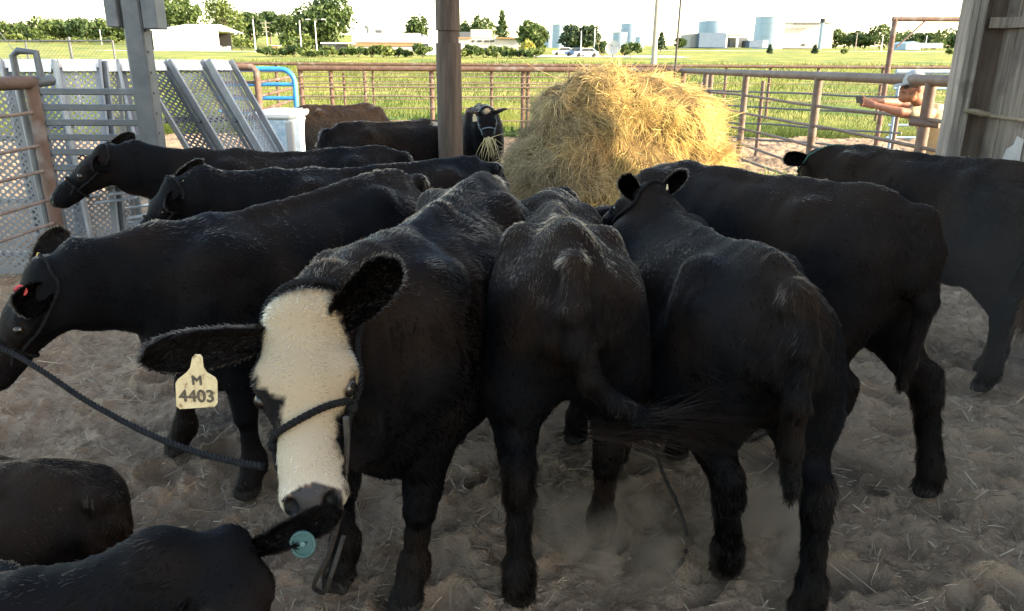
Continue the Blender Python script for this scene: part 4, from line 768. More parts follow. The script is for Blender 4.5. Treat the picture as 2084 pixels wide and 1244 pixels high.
# ------------------------------------------------------------------ cattle shed
WX, WY = 3.55, 6.35
def plank_wall():
    r = empty('plank_wall', (WX, WY, 0), 'weathered grey plank wall ending in a grooved timber post', 'wall'); rg = np.random.default_rng(2); Hh = 6.2; a = np.array([WX+.355, WY]); b = np.array([4.42, -2.5]); d = unit(b-a); L = np.linalg.norm(b-a); s = 0.0; m = MB(); R_ = np.array([[d[0], -d[1], 0], [d[1], d[0], 0], [0, 0, 1.]])  # unseen upper part is added height that keeps the low sun off the calves
    while s < L:
        wd = rg.uniform(.13, .19); p = a+d*(s+wd/2)+[rg.normal(0, .004), 0]; z0 = -.10; m.box((p[0], p[1], (z0+Hh)/2), (wd-.0015, .024+.008*rg.random(), Hh-z0), R_, bev=.004); s += wd
    m.build('planks', M['timberlight'], r)
    for x, w_, y in ((WX+.035, .066, WY-.01), (WX+.108, .072, WY+.006)): m = MB(); m.box((x, y, Hh/2), (w_, .16, Hh), bev=.010); m.build('post_board', M['timberpost'], r)
    m = MB(); m.box((WX+.25, WY+.075, Hh/2), (.205, .16, Hh), bev=.008); m.build('inner_beam', M['timber'], r)
    m = MB(); q0 = np.array([WX+.18, WY-.055]); q1 = a+d*3.0-[.045, 0]; z = pix(1995, 47, WY)[2]; m.bar((*q0, z), (WX+.315, WY-.075, z-.002), .026, .082, bev=.004); m.bar((WX+.315, WY-.075, z-.002), (*q1, z-.03), .026, .08, bev=.004); m.build('batten', M['timberlight'], r)
    z = pix(2066, 318, 6.0)[2]; p = a+d*.36-[.0185, 0]; m = MB(); pts = [(-.10, -.28), (.12, -.28), (.12, .14), (.04, .16), (.02, .09), (-.05, .05), (-.08, -.06)]; m.prism([(p[0]+d[0]*u, p[1]+d[1]*u, z+v) for u, v in pts], (-.004, 0, 0)); m.build('tin_patch', M['tin'], r)
    for z in (.6, 3.3): m = MB(); q0 = a+d*.3+[.05, 0]; q1 = a+d*(L-.05)+[.05, 0]; m.bar((*q0, z), (*q1, z), .045, .14); m.build('girt', M['timber'], r)
    p0 = pix(1966, 226, WY-.10); m = MB(); zz = p0[2]; rope3(m, spline([p0, [WX+.31, WY-.09, zz-.035], [WX+.335, WY-.5, zz-.04], [WX+.375, WY-1.4, zz-.05]], 80), .017, .11); m.tube(spline([p0-[.012, 0, 0], p0+[.06, .0, -.004], p0+[.14, .01, -.022], p0+[.20, .01, -.026]], 10), np.interp(np.arange(10), [0, 3, 6, 9], [.012, .024, .026, .016]), 8); m.build('tie_rope', M['ropetan'], r, True)
plank_wall()
def support_pole():
    rg = np.random.default_rng(8); c = pix(917, 300, 6.75); r = empty('support_pole', (c[0], 6.75, 0), 'rough timber support pole with a notched upper end standing before the pen', 'pole'); 
    def col(z0, z1, rad, rx=0):
        n = 26; zs = np.linspace(z0, z1, 26); an = np.arange(n)*2*np.pi/n; V = []
        for z in zs:
            P = np.stack([np.cos(an), np.sin(an), np.full(n, z)], 1); rr = rad*(1+.05*vnoise(P*np.array([1, 1, .35]), .5, 5)+.035*vnoise(P*np.array([3, 3, .2]), .4, 6)-.09*np.exp(-((an-4.75)/.16)**2)); V.append(np.stack([c[0]+rr*np.cos(an), 6.75+rr*np.sin(an), np.full(n, z)], 1))
        V = np.concatenate(V); i = (np.arange(25)[:, None]*n+np.arange(n)[None]).ravel(); j = (np.arange(25)[:, None]*n+(np.arange(n)[None]+1) % n).ravel(); return V, np.stack([i, j, j+n, i+n], 1).tolist()+[list(range(n))[::-1], [25*n+k for k in range(n)]]
    zn = pix(917, 88, 6.75)[2]; m = MB(); m.add(*col(-.05, zn, .103)); m.build('shaft', M['timber'], r, True); m = MB(); m.add(*col(zn-.002, zn+.10, .086)); m.build('notch', M['timber'], r, True); m = MB(); m.add(*col(zn+.10, 3.45, .100)); m.build('upper_shaft', M['timber'], r, True)
support_pole()
def steel_post():
    y = 5.6; c = pix(313, 300, y); r = empty('steel_post', (c[0], y, 0), 'square galvanised steel post with a bracket box at its top', 'post'); m = MB(); m.box((c[0], y, 1.72), (.135, .135, 3.44), bev=.012); m.build('shaft', M['galv'], r)
    zb = pix(300, 57, y)[2]; w_ = .0037*y
    m = MB(); m.box((c[0]-.125, y-.01, zb+.7), (.085, .16, 1.4), bev=.006); m.build('bracket_cheek', M['galv'], r); m = MB(); m.box((c[0]+.135, y-.01, zb+.69), (.10, .16, 1.4), bev=.006); m.build('bracket_cheek', M['galv'], r)
    m = MB()
    for i in range(16): m.lathe((c[0]+.0685, y-.03+.0, .3+i*.14), [(.001, -.001), (.010, 0), (.010, .002), (.001, .003)], 8, (1, 0, 0))
    m.build('bolt_holes', M['dark'], r); return c
SP = steel_post()
def tube_gate():
    y = 5.62; x1 = SP[0]-.07; x0 = pix(84, 187, y)[0]; r = empty('tube_gate', ((x0+x1)/2, y, 0), 'galvanised gate of five square horizontal tubes left of the steel post', 'gate'); zs = [pix(200, p, y)[2] for p in (187, 219, 250, 280, 310, 342, 374)]
    for z in zs: m = MB(); m.box(((x0+x1)/2, y, z), (x1-x0, .04, .045), bev=.006); m.build('rail', M['galv'], r)
    m = MB(); m.box((x0-.024, y, zs[0]/2+.05), (.045, .05, zs[0]), bev=.006); m.build('upright', M['galv'], r)
tube_gate()
def perforated(name, o, U, V, pitch, hole, mat, parent, seg=8, margin=.05):
    """sheet with real round holes, spanned by U and V from o"""
    o, U, V = [np.asarray(a, float) for a in (o, U, V)]; lu, lv = np.linalg.norm(U), np.linalg.norm(V); u, v = U/lu, V/lv; nu, nv = int((lu-2*margin)/pitch), int((lv-2*margin)/pitch); pu, pv = (lu-2*margin)/nu, (lv-2*margin)/nv; vs, fs = [], []; k = 0
    an = np.arange(seg)*2*np.pi/seg+np.pi/seg; sq = np.stack([np.cos(an), np.sin(an)], 1); sq = sq/np.abs(sq).max(1, keepdims=True); ci = np.stack([np.cos(an), np.sin(an)], 1)
    for i in range(nu):
        for j in range(nv):
            c = np.array([margin+(i+.5)*pu, margin+(j+.5)*pv]); P = np.concatenate([c+sq*np.array([pu, pv])/2, c+ci*hole]); vs.append(o+P[:, :1]*u+P[:, 1:]*v); fs += [[k+a, k+(a+1) % seg, k+seg+(a+1) % seg, k+seg+a] for a in range(seg)]; k += 2*seg
    # sheet margins
    B = np.array([(0, 0), (lu, 0), (lu, lv), (0, lv), (margin, margin), (lu-margin, margin), (lu-margin, lv-margin), (margin, lv-margin)]); vs.append(o+B[:, :1]*u+B[:, 1:]*v); fs += [[k+a, k+(a+1) % 4, k+4+(a+1) % 4, k+4+a] for a in range(4)]
    me = np_mesh(name, np.concatenate(vs), polys=fs, smooth=False); ob = mobj(name, me, mat, parent); s = ob.modifiers.new('thick', 'SOLIDIFY'); s.thickness = .004; return ob
def walkway(label, o, U, V, mat='alu', rails=True, plate=True, group='perforated metal walkway sections leaning by the pen'):
    o, U, V = [np.asarray(a, float) for a in (o, U, V)]; r = empty('walkway_panel', o+V+U/2, label, 'metal panel', group); nrm = unit(np.cross(U, V)); nrm = nrm if nrm[1] < 0 else -nrm
    perforated('perforated_sheet', o, U, V, .050, .0130, M[mat], r); e = nrm*.045
    for s in (0, 1): m = MB(); m.bar(o+U*s+e, o+U*s+V+e, 0.022, .06, up=nrm, bev=.004); m.build('side_channel', M['alu'], r)
    if plate: m = MB(); m.bar(o+V*.012+e*.5-U*.0, o+U+V*.012+e*.5, .07, .012, up=nrm); m.bar(o+V*.035+U*.1+e*.8, o+U*.9+V*.035+e*.8, .06, .006, up=nrm); m.build('label_plate', M['white'], r)
    for t in (.3, .62, .9): m = MB(); m.bar(o+V*t-nrm*.03, o+U+V*t-nrm*.03, .04, .04, up=nrm); m.build('cross_brace', M['alud'], r)
    return r
def panels():
    def lean(pl, pr, pt, d0, d1, slope, lab, mat):
        o = pix(pl, pt, d0); q = pix(pr, pt+1, d1); U = q-o; b = pixz(0, 0, 0); base = pix(pl+slope*((496-(d0-7)*55)-pt), 496-(d0-7)*55, d0-.15); V = base-o; V[2] = -o[2]+.03; walkway(lab, o, U, V, mat)
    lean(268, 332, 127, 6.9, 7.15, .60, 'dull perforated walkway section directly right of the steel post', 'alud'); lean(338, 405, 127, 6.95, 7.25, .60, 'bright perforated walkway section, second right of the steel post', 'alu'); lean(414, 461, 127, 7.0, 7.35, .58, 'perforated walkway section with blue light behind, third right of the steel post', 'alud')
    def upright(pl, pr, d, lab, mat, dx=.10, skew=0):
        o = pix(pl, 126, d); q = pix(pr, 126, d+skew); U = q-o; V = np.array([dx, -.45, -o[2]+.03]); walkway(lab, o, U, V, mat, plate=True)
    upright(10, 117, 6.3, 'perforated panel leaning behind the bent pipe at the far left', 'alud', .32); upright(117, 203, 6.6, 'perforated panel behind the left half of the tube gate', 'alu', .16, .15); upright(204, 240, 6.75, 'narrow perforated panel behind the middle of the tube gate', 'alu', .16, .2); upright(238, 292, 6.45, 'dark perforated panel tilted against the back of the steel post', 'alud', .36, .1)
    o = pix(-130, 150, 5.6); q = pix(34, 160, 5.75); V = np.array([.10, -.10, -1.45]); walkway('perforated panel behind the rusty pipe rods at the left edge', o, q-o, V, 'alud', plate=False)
    rg = np.random.default_rng(4); r = empty('metal_treads', pix(190, 300, 6.2)*[1, 1, 0], 'loose pale metal treads lying behind the tube gate', 'metal sheet'); m = MB()
    for k in range(14): p = pix(rg.uniform(110, 285), 330, rg.uniform(5.9, 6.4)); m.bar((p[0]-.15, p[1], .35+.09*(k % 7)), (p[0]+.15, p[1]+.1, .38+.09*(k % 7)), .10, .012, bev=.003)
    m.build('treads', M['alu'], r)
panels()
# ------------------------------------------------------------------ fences
def left_gate():
    y = 4.95; pb = pix(108, 415, y); pt = pix(62, 168, y); x = (pb[0]+pt[0])/2; zt = pt[2]; r = empty('pipe_gate', (x, y, 0), 'rusty pipe gate with thin rods at the left edge', 'gate'); dirv = unit(np.array([pixz(0, 437, pix(98, 408, y)[2])[0]-x, pixz(0, 437, pix(98, 408, y)[2])[1]-y]))
    far = lambda t, z: np.array([x+dirv[0]*t, y+dirv[1]*t, z]); m = MB(); m.tube([(x, y, -.1), (x, y, zt+.01)], .040, 14); m.tube([far(-.02, zt), far(2.2, zt)], .042, 14); m.build('pipe_frame', M['rust'], r, True); m = MB(); m.tube([far(-.02, zt), far(-.20, zt+.01)], .036, 12); m.build('pipe_stub', M['galv'], r, True)
    for px_y in (232, 299, 350, 408, 455): z = pix(98, px_y, y)[2]; m = MB(); m.tube([far(-.06, z+.012), far(.5, z), far(2.2, z-.03)], .0115, 8); m.build('rod', M['rod'], r, True)
    m = MB(); a = np.array([x-.07, y+.03, .18]); m.tube([a, [x-.085, y+.03, .9], [x-.10, y+.03, zt+.16], [x-.06, y+.03, zt+.19], [x+.05, y+.03, zt+.18], [x+.055, y+.03, zt+.03]], .022, 10); m.build('latch_pipe', M['galv'], r, True)
    m = MB(); m.box((x-.06, y-.0, .20), (.10, .09, .035), bev=.008); m.build('latch_bracket', M['galv'], r)
left_gate()
def pipe_fence(name, label, pts, rails, posts, cat='fence', mat='rust', sag=0):
    """pts: (start, end) in plan; rails: (height, radius, material); posts: (fraction, radius, height)"""
    a, b = [np.asarray(p, float) for p in pts]; mid = (a+b)/2; r = empty(name, (mid[0], mid[1], 0), label, cat); rg = np.random.default_rng(len(label))
    for z0, z1, rad, mt in rails:
        n = 9; m = MB(); m.tube([[*(a+(b-a)*t), z0+(z1-z0)*t-(0 if rad > .03 else sag*math.sin(t*6.28*2+z0*9)*.5+rg.normal(0, .004))] for t in np.linspace(0, 1, n)], rad, 10); m.build('rail', M[mt], r, True)
    for t, rad, hh in posts: p = a+(b-a)*t; zg = min(0, float(terr(p[0], p[1])))-.1; m = MB(); m.tube([(p[0], p[1]+(.05 if rad < .06 else 0), zg), (p[0], p[1]+(.05 if rad < .06 else 0), hh)], rad, 12); m.build('post', M[mt if False else mat], r, True)
    return r
B0, B1 = pix(606, 139, 17.0), pix(1392, 143, 17.0); zr = (B0[2]+B1[2])/2; fr = lambda px: (pix(px, 140, 17.0)[0]-B0[0])/(B1[0]-B0[0]); hz_ = lambda py: pix(800, py, 17.0)[2]
pipe_fence('pipe_fence', 'long rusty pipe fence with thin rods along the far side of the pen', (B0[:2], B1[:2]), [(B0[2], B1[2], .058, 'rust')]+[(hz_(p), hz_(p)+.02, .018 if p in (178, 197) else .013, 'rod') for p in (157, 171, 178, 197, 221, 246)], [(fr(609), .055, zr), (fr(671), .045, zr), (fr(697), .025, zr-.1), (fr(757), .022, zr), (fr(877), .05, zr), (fr(1000), .03, zr), (fr(1065), .05, zr), (fr(1075), .04, zr), (.90, .05, zr), (1, .06, zr)], sag=.01)
o0, o1 = pix(430, 129, 22.5), pix(1960, 138, 22.5); f2 = lambda px: (pix(px, 134, 22.5)[0]-o0[0])/(o1[0]-o0[0]); h2 = lambda py: pix(1100, py, 22.5)[2]
pipe_fence('pipe_fence', 'outer pipe fence with a thin brown top rail across the pasture', (o0[:2], o1[:2]), [(o0[2], o1[2], .045, 'rust')]+[(h2(p), h2(p), .012, 'rod') for p in (150, 168, 186, 204)], [(f2(p), .045, pix(p, 133, 22.5)[2]) for p in (440, 560, 740, 1000, 1160, 1330, 1480, 1570, 1668, 1800, 1900)])
R0 = pix(1905, 164, 7.55); R1 = pix(1388, 144, 16.9); t_of = lambda px: min([(abs((lambda p: 1042+FPX*((p-np.array([0, 0, CAM_H]))@_r)/((p-np.array([0, 0, CAM_H]))@_f))(np.array([*(R0+(R1-R0)*t)[:2], 1.3]))-px), t) for t in np.linspace(-.05, 1, 400)])[1]
print('right fence', R0, R1)
side_fence = pipe_fence('pipe_fence', 'thick rusty pipe fence running from the plank wall to the hay bale', ((R0+(R0-R1)*.05)[:2], R1[:2]), [(R0[2], R1[2], .056, 'greyrust')]+[(z, z, .019, 'greyrust') for z in (1.12, .86, .60, .34, .12)], [((t_of(p)+.05)/1.05, .054, R0[2]+(R1[2]-R0[2])*t_of(p)) for p in (1896, 1666, 1519, 1437)]+[(.78, .05, 1.45)], mat='greyrust', sag=.02)
m = MB(); p = R0+(R1-R0)*(t_of(1896)); m.tube([p+[-.12, .10, -.40], p+[.07, -.10, -.41]], .034, 12); m.build('rail_sleeve', M['greyrust'], side_fence, True)
q = pix(1700, 200, 9.6)
pipe_fence('pipe_fence', 'second rod fence close behind the thick pipe fence on the right', (pix(1420, 180, 14.6)[:2], pix(1850, 176, 11.8)[:2]), [(1.16, 1.16, .016, 'galv'), (.90, .90, .016, 'galv'), (.62, .62, .016, 'galv'), (.36, .36, .016, 'galv')], [(.02, .03, 1.3), (.36, .034, 1.35), (.98, .03, 1.3)], mat='greyrust', sag=.02)
m = MB(); c = pix(1383, 146, 16.9); m.tube([(c[0]-.1, c[1], c[2]-.9), (c[0]-.1, c[1], c[2]), (c[0]-.05, c[1], 5.2)], .022, 8); tag(m.build('thin_rod', M['black'], None, True), 'thin dark upright rod rising from the fence corner by the bale', 'rod')
def portal():
    y = 15.5; a, b = pix(1822, 39, y), pix(2150, 38, y); r = empty('pipe_portal', (a[0], y, 0), 'tall rusty pipe portal with a diagonal brace above the right fence', 'gate frame'); rad = .05; z = a[2]
    for c in (a, b): m = MB(); m.tube([(c[0], y, -.1), (c[0], y, z)], rad, 12); m.build('post', M['rust'], r, True)
    m = MB(); m.tube([(a[0]-.05, y, z), (b[0]+.05, y, z)], rad*.9, 12); m.build('beam', M['rust'], r, True); m = MB(); p, q = pix(1824, 96, y), pix(1886, 40, y); m.tube([p, q], .018, 8); m.build('brace', M['rod'], r, True)
portal()
def blue_gates():
    y = 13.0; a, b = pix(1824, 145, y), pix(2050, 146, y); r = empty('tube_gate', ((a[0]+b[0])/2, y, 0), 'blue grey tube gate behind the leaning man', 'gate')
    for py, rad in ((146, .04), (180, .02), (215, .02), (255, .02), (280, .02)): z = pix(1850, py, y)[2]; m = MB(); m.tube([(a[0], y, z), (b[0], y, z)], rad, 10); m.build('rail', M['bluegrey'], r, True)
    for px in (1828, 1990): x = pix(px, 180, y)[0]; m = MB(); m.tube([(x, y, .1), (x, y, a[2])], .028, 10); m.build('upright', M['bluegrey'], r, True)
    y = 11.0; r = empty('blue_gate', pix(560, 200, y)*[1, 1, 0], 'bright blue tube gate with a rounded corner left of the pen fence', 'gate'); z0 = pix(560, 141, y)[2]; zb = .35; xl, xr = pix(440, 150, y)[0], pix(598, 150, y)[0]
    m = MB(); pa = [(xl, y, z0)]+[(xr-.18+.18*math.sin(t), y, z0-.18+.18*math.cos(t)) for t in np.linspace(0, 1.57, 7)]+[(xr, y, zb)]; m.tube(pa, .035, 12); m.build('frame', M['blue'], r, True)
    for py in (172, 200, 228): z = pix(560, py, y)[2]; m = MB(); m.tube([(xl, y, z), (xr, y, z)], .028, 10); m.build('rail', M['blue'], r, True)
    y = 10.6; r = empty('pipe_gate', pix(520, 200, y)*[1, 1, 0], 'short rusty pipe gate in front of the blue gate', 'gate'); xa, xb = pix(455, 137, y)[0], pix(521, 137, y)[0]; zt = pix(500, 137, y)[2]; m = MB(); m.tube([(xa, y, zt), (xb-.05, y, zt), (xb, y, zt-.05), (xb, y, -.1)], .045, 12); m.build('pipe_frame', M['rust'], r, True)
    for py in (168, 196, 225): z = pix(500, py, y)[2]; m = MB(); m.tube([(xa, y, z), (xb, y, z), (pix(606, py-6, 13)[0], 12.6, z+.03)], .02, 8); m.build('rod', M['rust'], r, True)
blue_gates()
def water_tank():
    y = 7.9; a = pix(522, 236, y); b = pix(578, 236, y); zt = a[2]; r = empty('water_tank', ((a[0]+b[0])/2, y+.3, 0), 'white and pale blue square water tank behind the walkway panels', 'water tank'); w_ = b[0]-a[0]+.12; cx = (a[0]+b[0])/2; M['tankside'] = material('mottled_tank_side', (.30, .42, .52), .5, 0, (.55, .63, .68), 26, detail=3)
    m = MB(); m.box((cx, y+.35, zt/2), (w_, .7, zt-.05), bev=.03); m.build('body', M['tankside'], r); m = MB(); m.box((cx, y+.35, zt), (w_+.04, .74, .06), bev=.015); m.build('rim', M['white'], r); m = MB(); m.box((cx, y+.40, zt+.033), (w_*.8, .5, .02)); m.build('lid', M['carwhite'], r); m = MB(); m.box((cx+w_/2-.01, y-.008, zt/2), (.07, .05, zt-.1), bev=.01); m.build('corner_strip', M['cream'], r)
water_tank()
def chain_link():
    y = 24; r = empty('chain_link_fence', pix(140, 120, y)*[1, 1, 0], 'galvanised chain link fence in the grass at the far left', 'fence'); xa, xb = pix(-60, 84, y)[0], pix(229, 84, y)[0]; zt = pix(140, 84, y)[2]; zb = .1; m = MB()
    m.tube([(xa, y, zt), (xb, y, zt+.02)], .022, 8); m.build('top_rail', M['galv'], r, True)
    for px in (50, 140, 228): x = pix(px, 84, y)[0]; m = MB(); m.tube([(x, y+.03, -.1), (x, y+.03, zt+(.12 if px == 140 else .03))], .045 if px == 140 else .03, 10); m.build('post', M['galv'], r, True)
    m = MB(); s = .12; n = int((xb-xa)/s)
    for i in range(-10, n):
        for sg in (1, -1):
            x0 = xa+i*s; p = [(x0, y-.02, zb), (x0+(zt-zb), y-.02, zt)] if sg > 0 else [(x0, y-.025, zt), (x0+(zt-zb), y-.025, zb)]; p = [list(q) for q in p]; 
            if p[0][0] < xa or p[1][0] > xb: continue
            m.tube(p, .004, 3, False)
    m.build('mesh_panel', M['galv'], r)
    g = pix(46, 90, y); m = MB(); m.tube([(g[0]-1.3, y, g[2]+1.4), (g[0]+.9, y, .0)], .012, 6); tag(m.build('guy_wire', M['galv'], None), 'higher of two slanting guy wires by the chain link fence', 'wire', 'guy wires by the chain link fence'); m = MB(); m.tube([(g[0]-1.5, y, g[2]+.6), (g[0]+.3, y, .3)], .012, 6); tag(m.build('guy_wire', M['galv'], None), 'lower of two slanting guy wires by the chain link fence', 'wire', 'guy wires by the chain link fence')
chain_link()
# ------------------------------------------------------------------ hay bale
def hay_bale():
    rng = np.random.default_rng(12); cx, cy = 1.13, 8.05; r = empty('hay_bale', (cx, cy, 0), 'big golden round hay bale pulled apart and slumped, in front of the pen fence', 'hay bale'); F = Field((-1.9, -1.6, -.05), (1.9, 1.6, 1.9), .035)
    F.ball((.02, .1, .72), (.80, .72, .86), .10); F.ball((.06, .05, 1.27), (.74, .60, .30), .10); F.ball((-.30, .05, 1.33), (.40, .45, .22), .1); F.ball((.34, .0, 1.32), (.34, .45, .18), .1); F.seg((-.2, -.2, 1.25), (-1.05, -.25, .05), (.42, .42), (.36, .36), .15, (0, 1, 0)); F.seg((-.3, -.35, .95), (-.75, -.55, .0), (.4, .4), (.35, .35), .15)
    F.seg((.3, -.15, 1.20), (.66, -.28, .15), (.40, .40), (.34, .34), .12, (0, 1, 0)); F.seg((.52, .05, 1.25), (.80, .02, .05), (.30, .34), (.26, .30), .08); F.ball((0, -.35, .45), (.7, .5, .55), .12); F.ball((0, .2, .1), (1.18, .95, .20), .12)
    F.seg((.60, -.62, .95), (.72, -.70, .15), (.055, .20), (.06, .20), .05, (1, 0, 0), cut=True); F.seg((-.15, -.78, .98), (.50, -.76, .90), (.06, .10), (.05, .08), .06, cut=True)
    F.seg((-.3, -.48, 1.22), (.35, -.46, 1.25), (.12, .13), (.12, .13), .06)
    V, Q = F.mesh(); V = relax(V, Q, 2)*np.array([1.15, 1.0, .925]); N = vnormals(V, Q); V = V+N*(fbm(V, .45, 3, 3)*.09+fbm(V*np.array([1, 1, .6]), .16, 8, 2)*.035)[:, None]; N = vnormals(V, Q); me = np_mesh('packed_hay', V, quads=Q); o = link(bpy.data.objects.new('packed_hay', me)); o.parent = r
    me.materials.append(material('packed_hay', (.07, .046, .02), .9, 0, (.20, .135, .055), 14, detail=8, bump=1, bscale=40, spec=.1, stretch=(1, 1, .4)))
    n = int(125000*max(FUR, .1)); X, tri, B = scatter_on(V, Q, n, rng); Nx = unit((N[tri]*B[..., None]).sum(1)); sw = np.stack([vnoise(X, .30, 50+i) for i in range(3)], 1); s2 = np.stack([vnoise(X, .11, 60+i) for i in range(3)], 1); topw = np.clip((X[:, 2]-1.0)/.4, 0, 1)[:, None]
    side = unit(np.stack([X[:, 0]*.9, X[:, 1]*.4-.2, 0*X[:, 0]-.55], 1)); D = side*(1-topw)+np.stack([np.full(n, .5), np.full(n, -.3), np.full(n, -.05)], 1)*topw+sw*1.15+s2*1.0+rng.normal(0, .24, (n, 3)); D = unit(D-Nx*(D*Nx).sum(1, keepdims=True)*.85); k = 6
    L = rng.gamma(4, .035, n)+.03; lift = rng.uniform(.0, .5, n)**1.5; pts = np.zeros((n, k, 3)); pts[:, 0] = X-Nx*.012; d = unit(D+Nx*lift[:, None]); cur = rng.normal(0, .22, (n, 3))
    for i in range(1, k): d = unit(d+cur*.6+np.array([0, 0, -.10])-Nx*.12); pts[:, i] = pts[:, i-1]+d*(L/(k-1))[:, None]
    v = np.clip(.5+.45*vnoise(X, .25, 70)+rng.normal(0, .22, n), 0, 1)[:, None]; col = np.array([.21, .14, .052])*(1-v)+np.array([.82, .60, .21])*v; col *= rng.lognormal(0, .22, n)[:, None]; left_shade = np.clip((-X[:, 0]-.12)*1.7+.5*vnoise(X, .3, 90), 0, 1)[:, None]; col = col*(1-left_shade*.75)+np.array([.20, .165, .115])*(.5+v)*left_shade*.75  # shade of the left face painted into the strands as darker grey
    strands('loose_hay', pts, rng.uniform(.0014, .0032, n), np.clip(col, 0, .8), M['hay'], r)
hay_bale()
# ------------------------------------------------------------------ the calves
def white_face(Hc, nz, X):
    wd = np.interp(Hc[:, 0], [-.02, .03, .10, .17, .215, .26, .30, .36, .43], [.074, .090, .108, .116, .086, .070, .072, .078, .08])+.013*nz
    wd = wd+np.where(Hc[:, 1] > 0, np.interp(Hc[:, 0], [.1, .18, .26], [0, .055, .0]), np.interp(Hc[:, 0], [.12, .17, .205, .25, .29], [0, -.022, -.046, -.022, 0]))
    dep = np.interp(Hc[:, 0], [-.02, .05, .12, .2, .3, .42], [-.03, -.05, -.075, -.075, -.085, -.10])
    return np.clip((wd-np.abs(Hc[:, 1]))/.010, 0, 1)*np.clip((Hc[:, 2]-dep)/.015, 0, 1)*np.clip((Hc[:, 0]+.030)/.015, 0, 1)
def star(Hc, nz, X): return np.clip((.035-np.hypot(Hc[:, 0]-.03, Hc[:, 1]*.7))/.008+nz*.5, 0, 1)*(Hc[:, 2] > -.06)
def pale_poll(Hc, nz, X): return np.clip((.16-Hc[:, 0])/.03+nz*.6, 0, 1)*np.clip((.085-np.abs(Hc[:, 1]))/.015, 0, 1)*(Hc[:, 2] > -.08)*(Hc[:, 0] > -.06)
cows = {}
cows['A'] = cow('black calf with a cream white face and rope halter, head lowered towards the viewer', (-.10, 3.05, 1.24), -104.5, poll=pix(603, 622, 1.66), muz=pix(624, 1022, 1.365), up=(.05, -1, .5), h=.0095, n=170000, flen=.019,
    fl=(.10, -.085, 0), fr=(.05, .05, 0), lower=.07, white=white_face, brown=.28, sheen_amt=1.3, seed=3, ears={-1: (pix(285, 735, 1.58), (0, -1, -.15), .048), 1: (pix(806, 532, 1.64), (.35, -.9, .1), .05)}, nose=(.045, .040, .042), tuft=False)
cows['B'] = cow('black calf seen from straight behind with its tail swishing to the right', (.165, 2.05, 1.21), 91, poll=pix(1160, 418, 3.42), muz=pix(1150, 470, 3.70), h=.0125, n=120000, hl=(-.13, .0, 0), hr=(.12, -.0, .05), brown=.55, sheen_amt=1.9, seed=5, shag=1.4,
    tailpath=[(-.54, 0, 1.085), (-.63, 0, 1.07), (-.685, 0, .97), (-.70, -.01, .88), (-.705, -.045, .79), (-.705, -.11, .72), (-.705, -.19, .68), (-.705, -.27, .665)], tuftdir=(0, -1, .12), lower=.09)
cows['C'] = cow('black calf seen from behind with its tail hanging straight down', pixz(1600, 530, 1.15), 99, poll=pix(1318, 378, 2.98), muz=pix(1228, 440, 3.22), h=.0125, n=110000, hl=(.13, -.155, .0), hr=(-.10, .05, 0), brown=.25, seed=7, shag=1.7, lower=.05, tailpath=[(-.54, 0, 1.085), (-.625, 0, 1.07), (-.675, 0, .97), (-.685, 0, .80), (-.68, -.01, .66), (-.67, -.03, .52)], tuft=False,
    ears={1: (pix(1268, 360, 2.93), (.5, -1, 0), .05), -1: (pix(1396, 350, 2.98), (.1, -1, -.3), .045)})
cows['D'] = cow('black calf standing sideways with shaggy tailhead, its hind leg beside pale dust', pixz(1838, 388, 1.225), 127, poll=pix(1290, 410, 3.55), muz=pix(1230, 500, 3.75), h=.014, n=90000, hr=(-.24, .08, 0), hl=(.1, 0, 0), brown=.45, sheen_amt=1.4, seed=9, shag=1.3, tuft=False)
cows['E'] = cow('black calf nearest the weathered plank wall, green cord behind its ears', (2.59, 3.70, 1.18), 118, poll=pix(1668, 308, 4.75), muz=pix(1640, 345, 5.1), h=.015, n=80000, hl=(-.06, 0, 0), hr=(.10, 0, 0), brown=.45, seed=11,
    ears={1: (pix(1596, 322, 4.7), (0, -1, 0), .05), -1: (pix(1754, 316, 4.7), (0, -1, 0), .045)})
cows['F'] = cow('large black calf standing broadside with a red tag inside its near ear', (-.50, 3.50, 1.18), -132, poll=pixz(66, 548, .98), muz=pix(-70, 770, 2.28), h=.0125, n=110000, fl=(.06, .07, 0), fr=(.10, .20, 0), brown=.08, seed=13, lower=.11,
    ears={1: (pix(38, 632, 2.28), (.45, -1, .1), .05), -1: (pix(122, 462, 2.62), (.1, -1, .2), .055)})
cows['G'] = cow('black calf half hidden between two others, only ears and topline showing', (-.17, 4.22, 1.15), -154, poll=pix(340, 376, 3.50), muz=pix(270, 480, 3.36), h=.015, n=80000, brown=.15, seed=15, lower=.03,
    ears={1: (pix(348, 428, 3.36), (.6, -1, .3), .05), -1: (pix(412, 326, 3.6), (.1, -1, 0), .05)})
cows['H'] = cow('black calf with its muzzle against the rusty pipe gate', (-.76, 4.80, 1.14), -168, poll=pix(204, 300, 4.38), muz=pix(94, 398, 4.26), h=.015, n=80000, brown=.15, seed=17, lower=.02,
    ears={1: (pix(205, 348, 4.22), (.6, -1, .2), .05), -1: (pix(272, 272, 4.55), (0, -1, 0), .045)})
cows['I'] = cow('brownish black calf standing beyond the herd by the water tank, yellow ear tag', (-2.42, 8.55, 1.17), 42, poll=pix(716, 268, 9.2), muz=pix(745, 305, 9.3), h=.02, n=40000, brown=.5, seed=19, frad=.0022, flen=.026, belly=.05, group='calves beyond the herd')
cows['J'] = cow('brownish black calf with a pale grey poll, head lowered left of the timber pole', (-1.52, 6.55, 1.14), 32, poll=pix(846, 268, 7.0), muz=pix(868, 322, 7.15), up=(.6, -.3, .5), h=.02, n=45000, brown=.45, seed=21, white=pale_poll, frad=.002, flen=.026, group='calves beyond the herd')
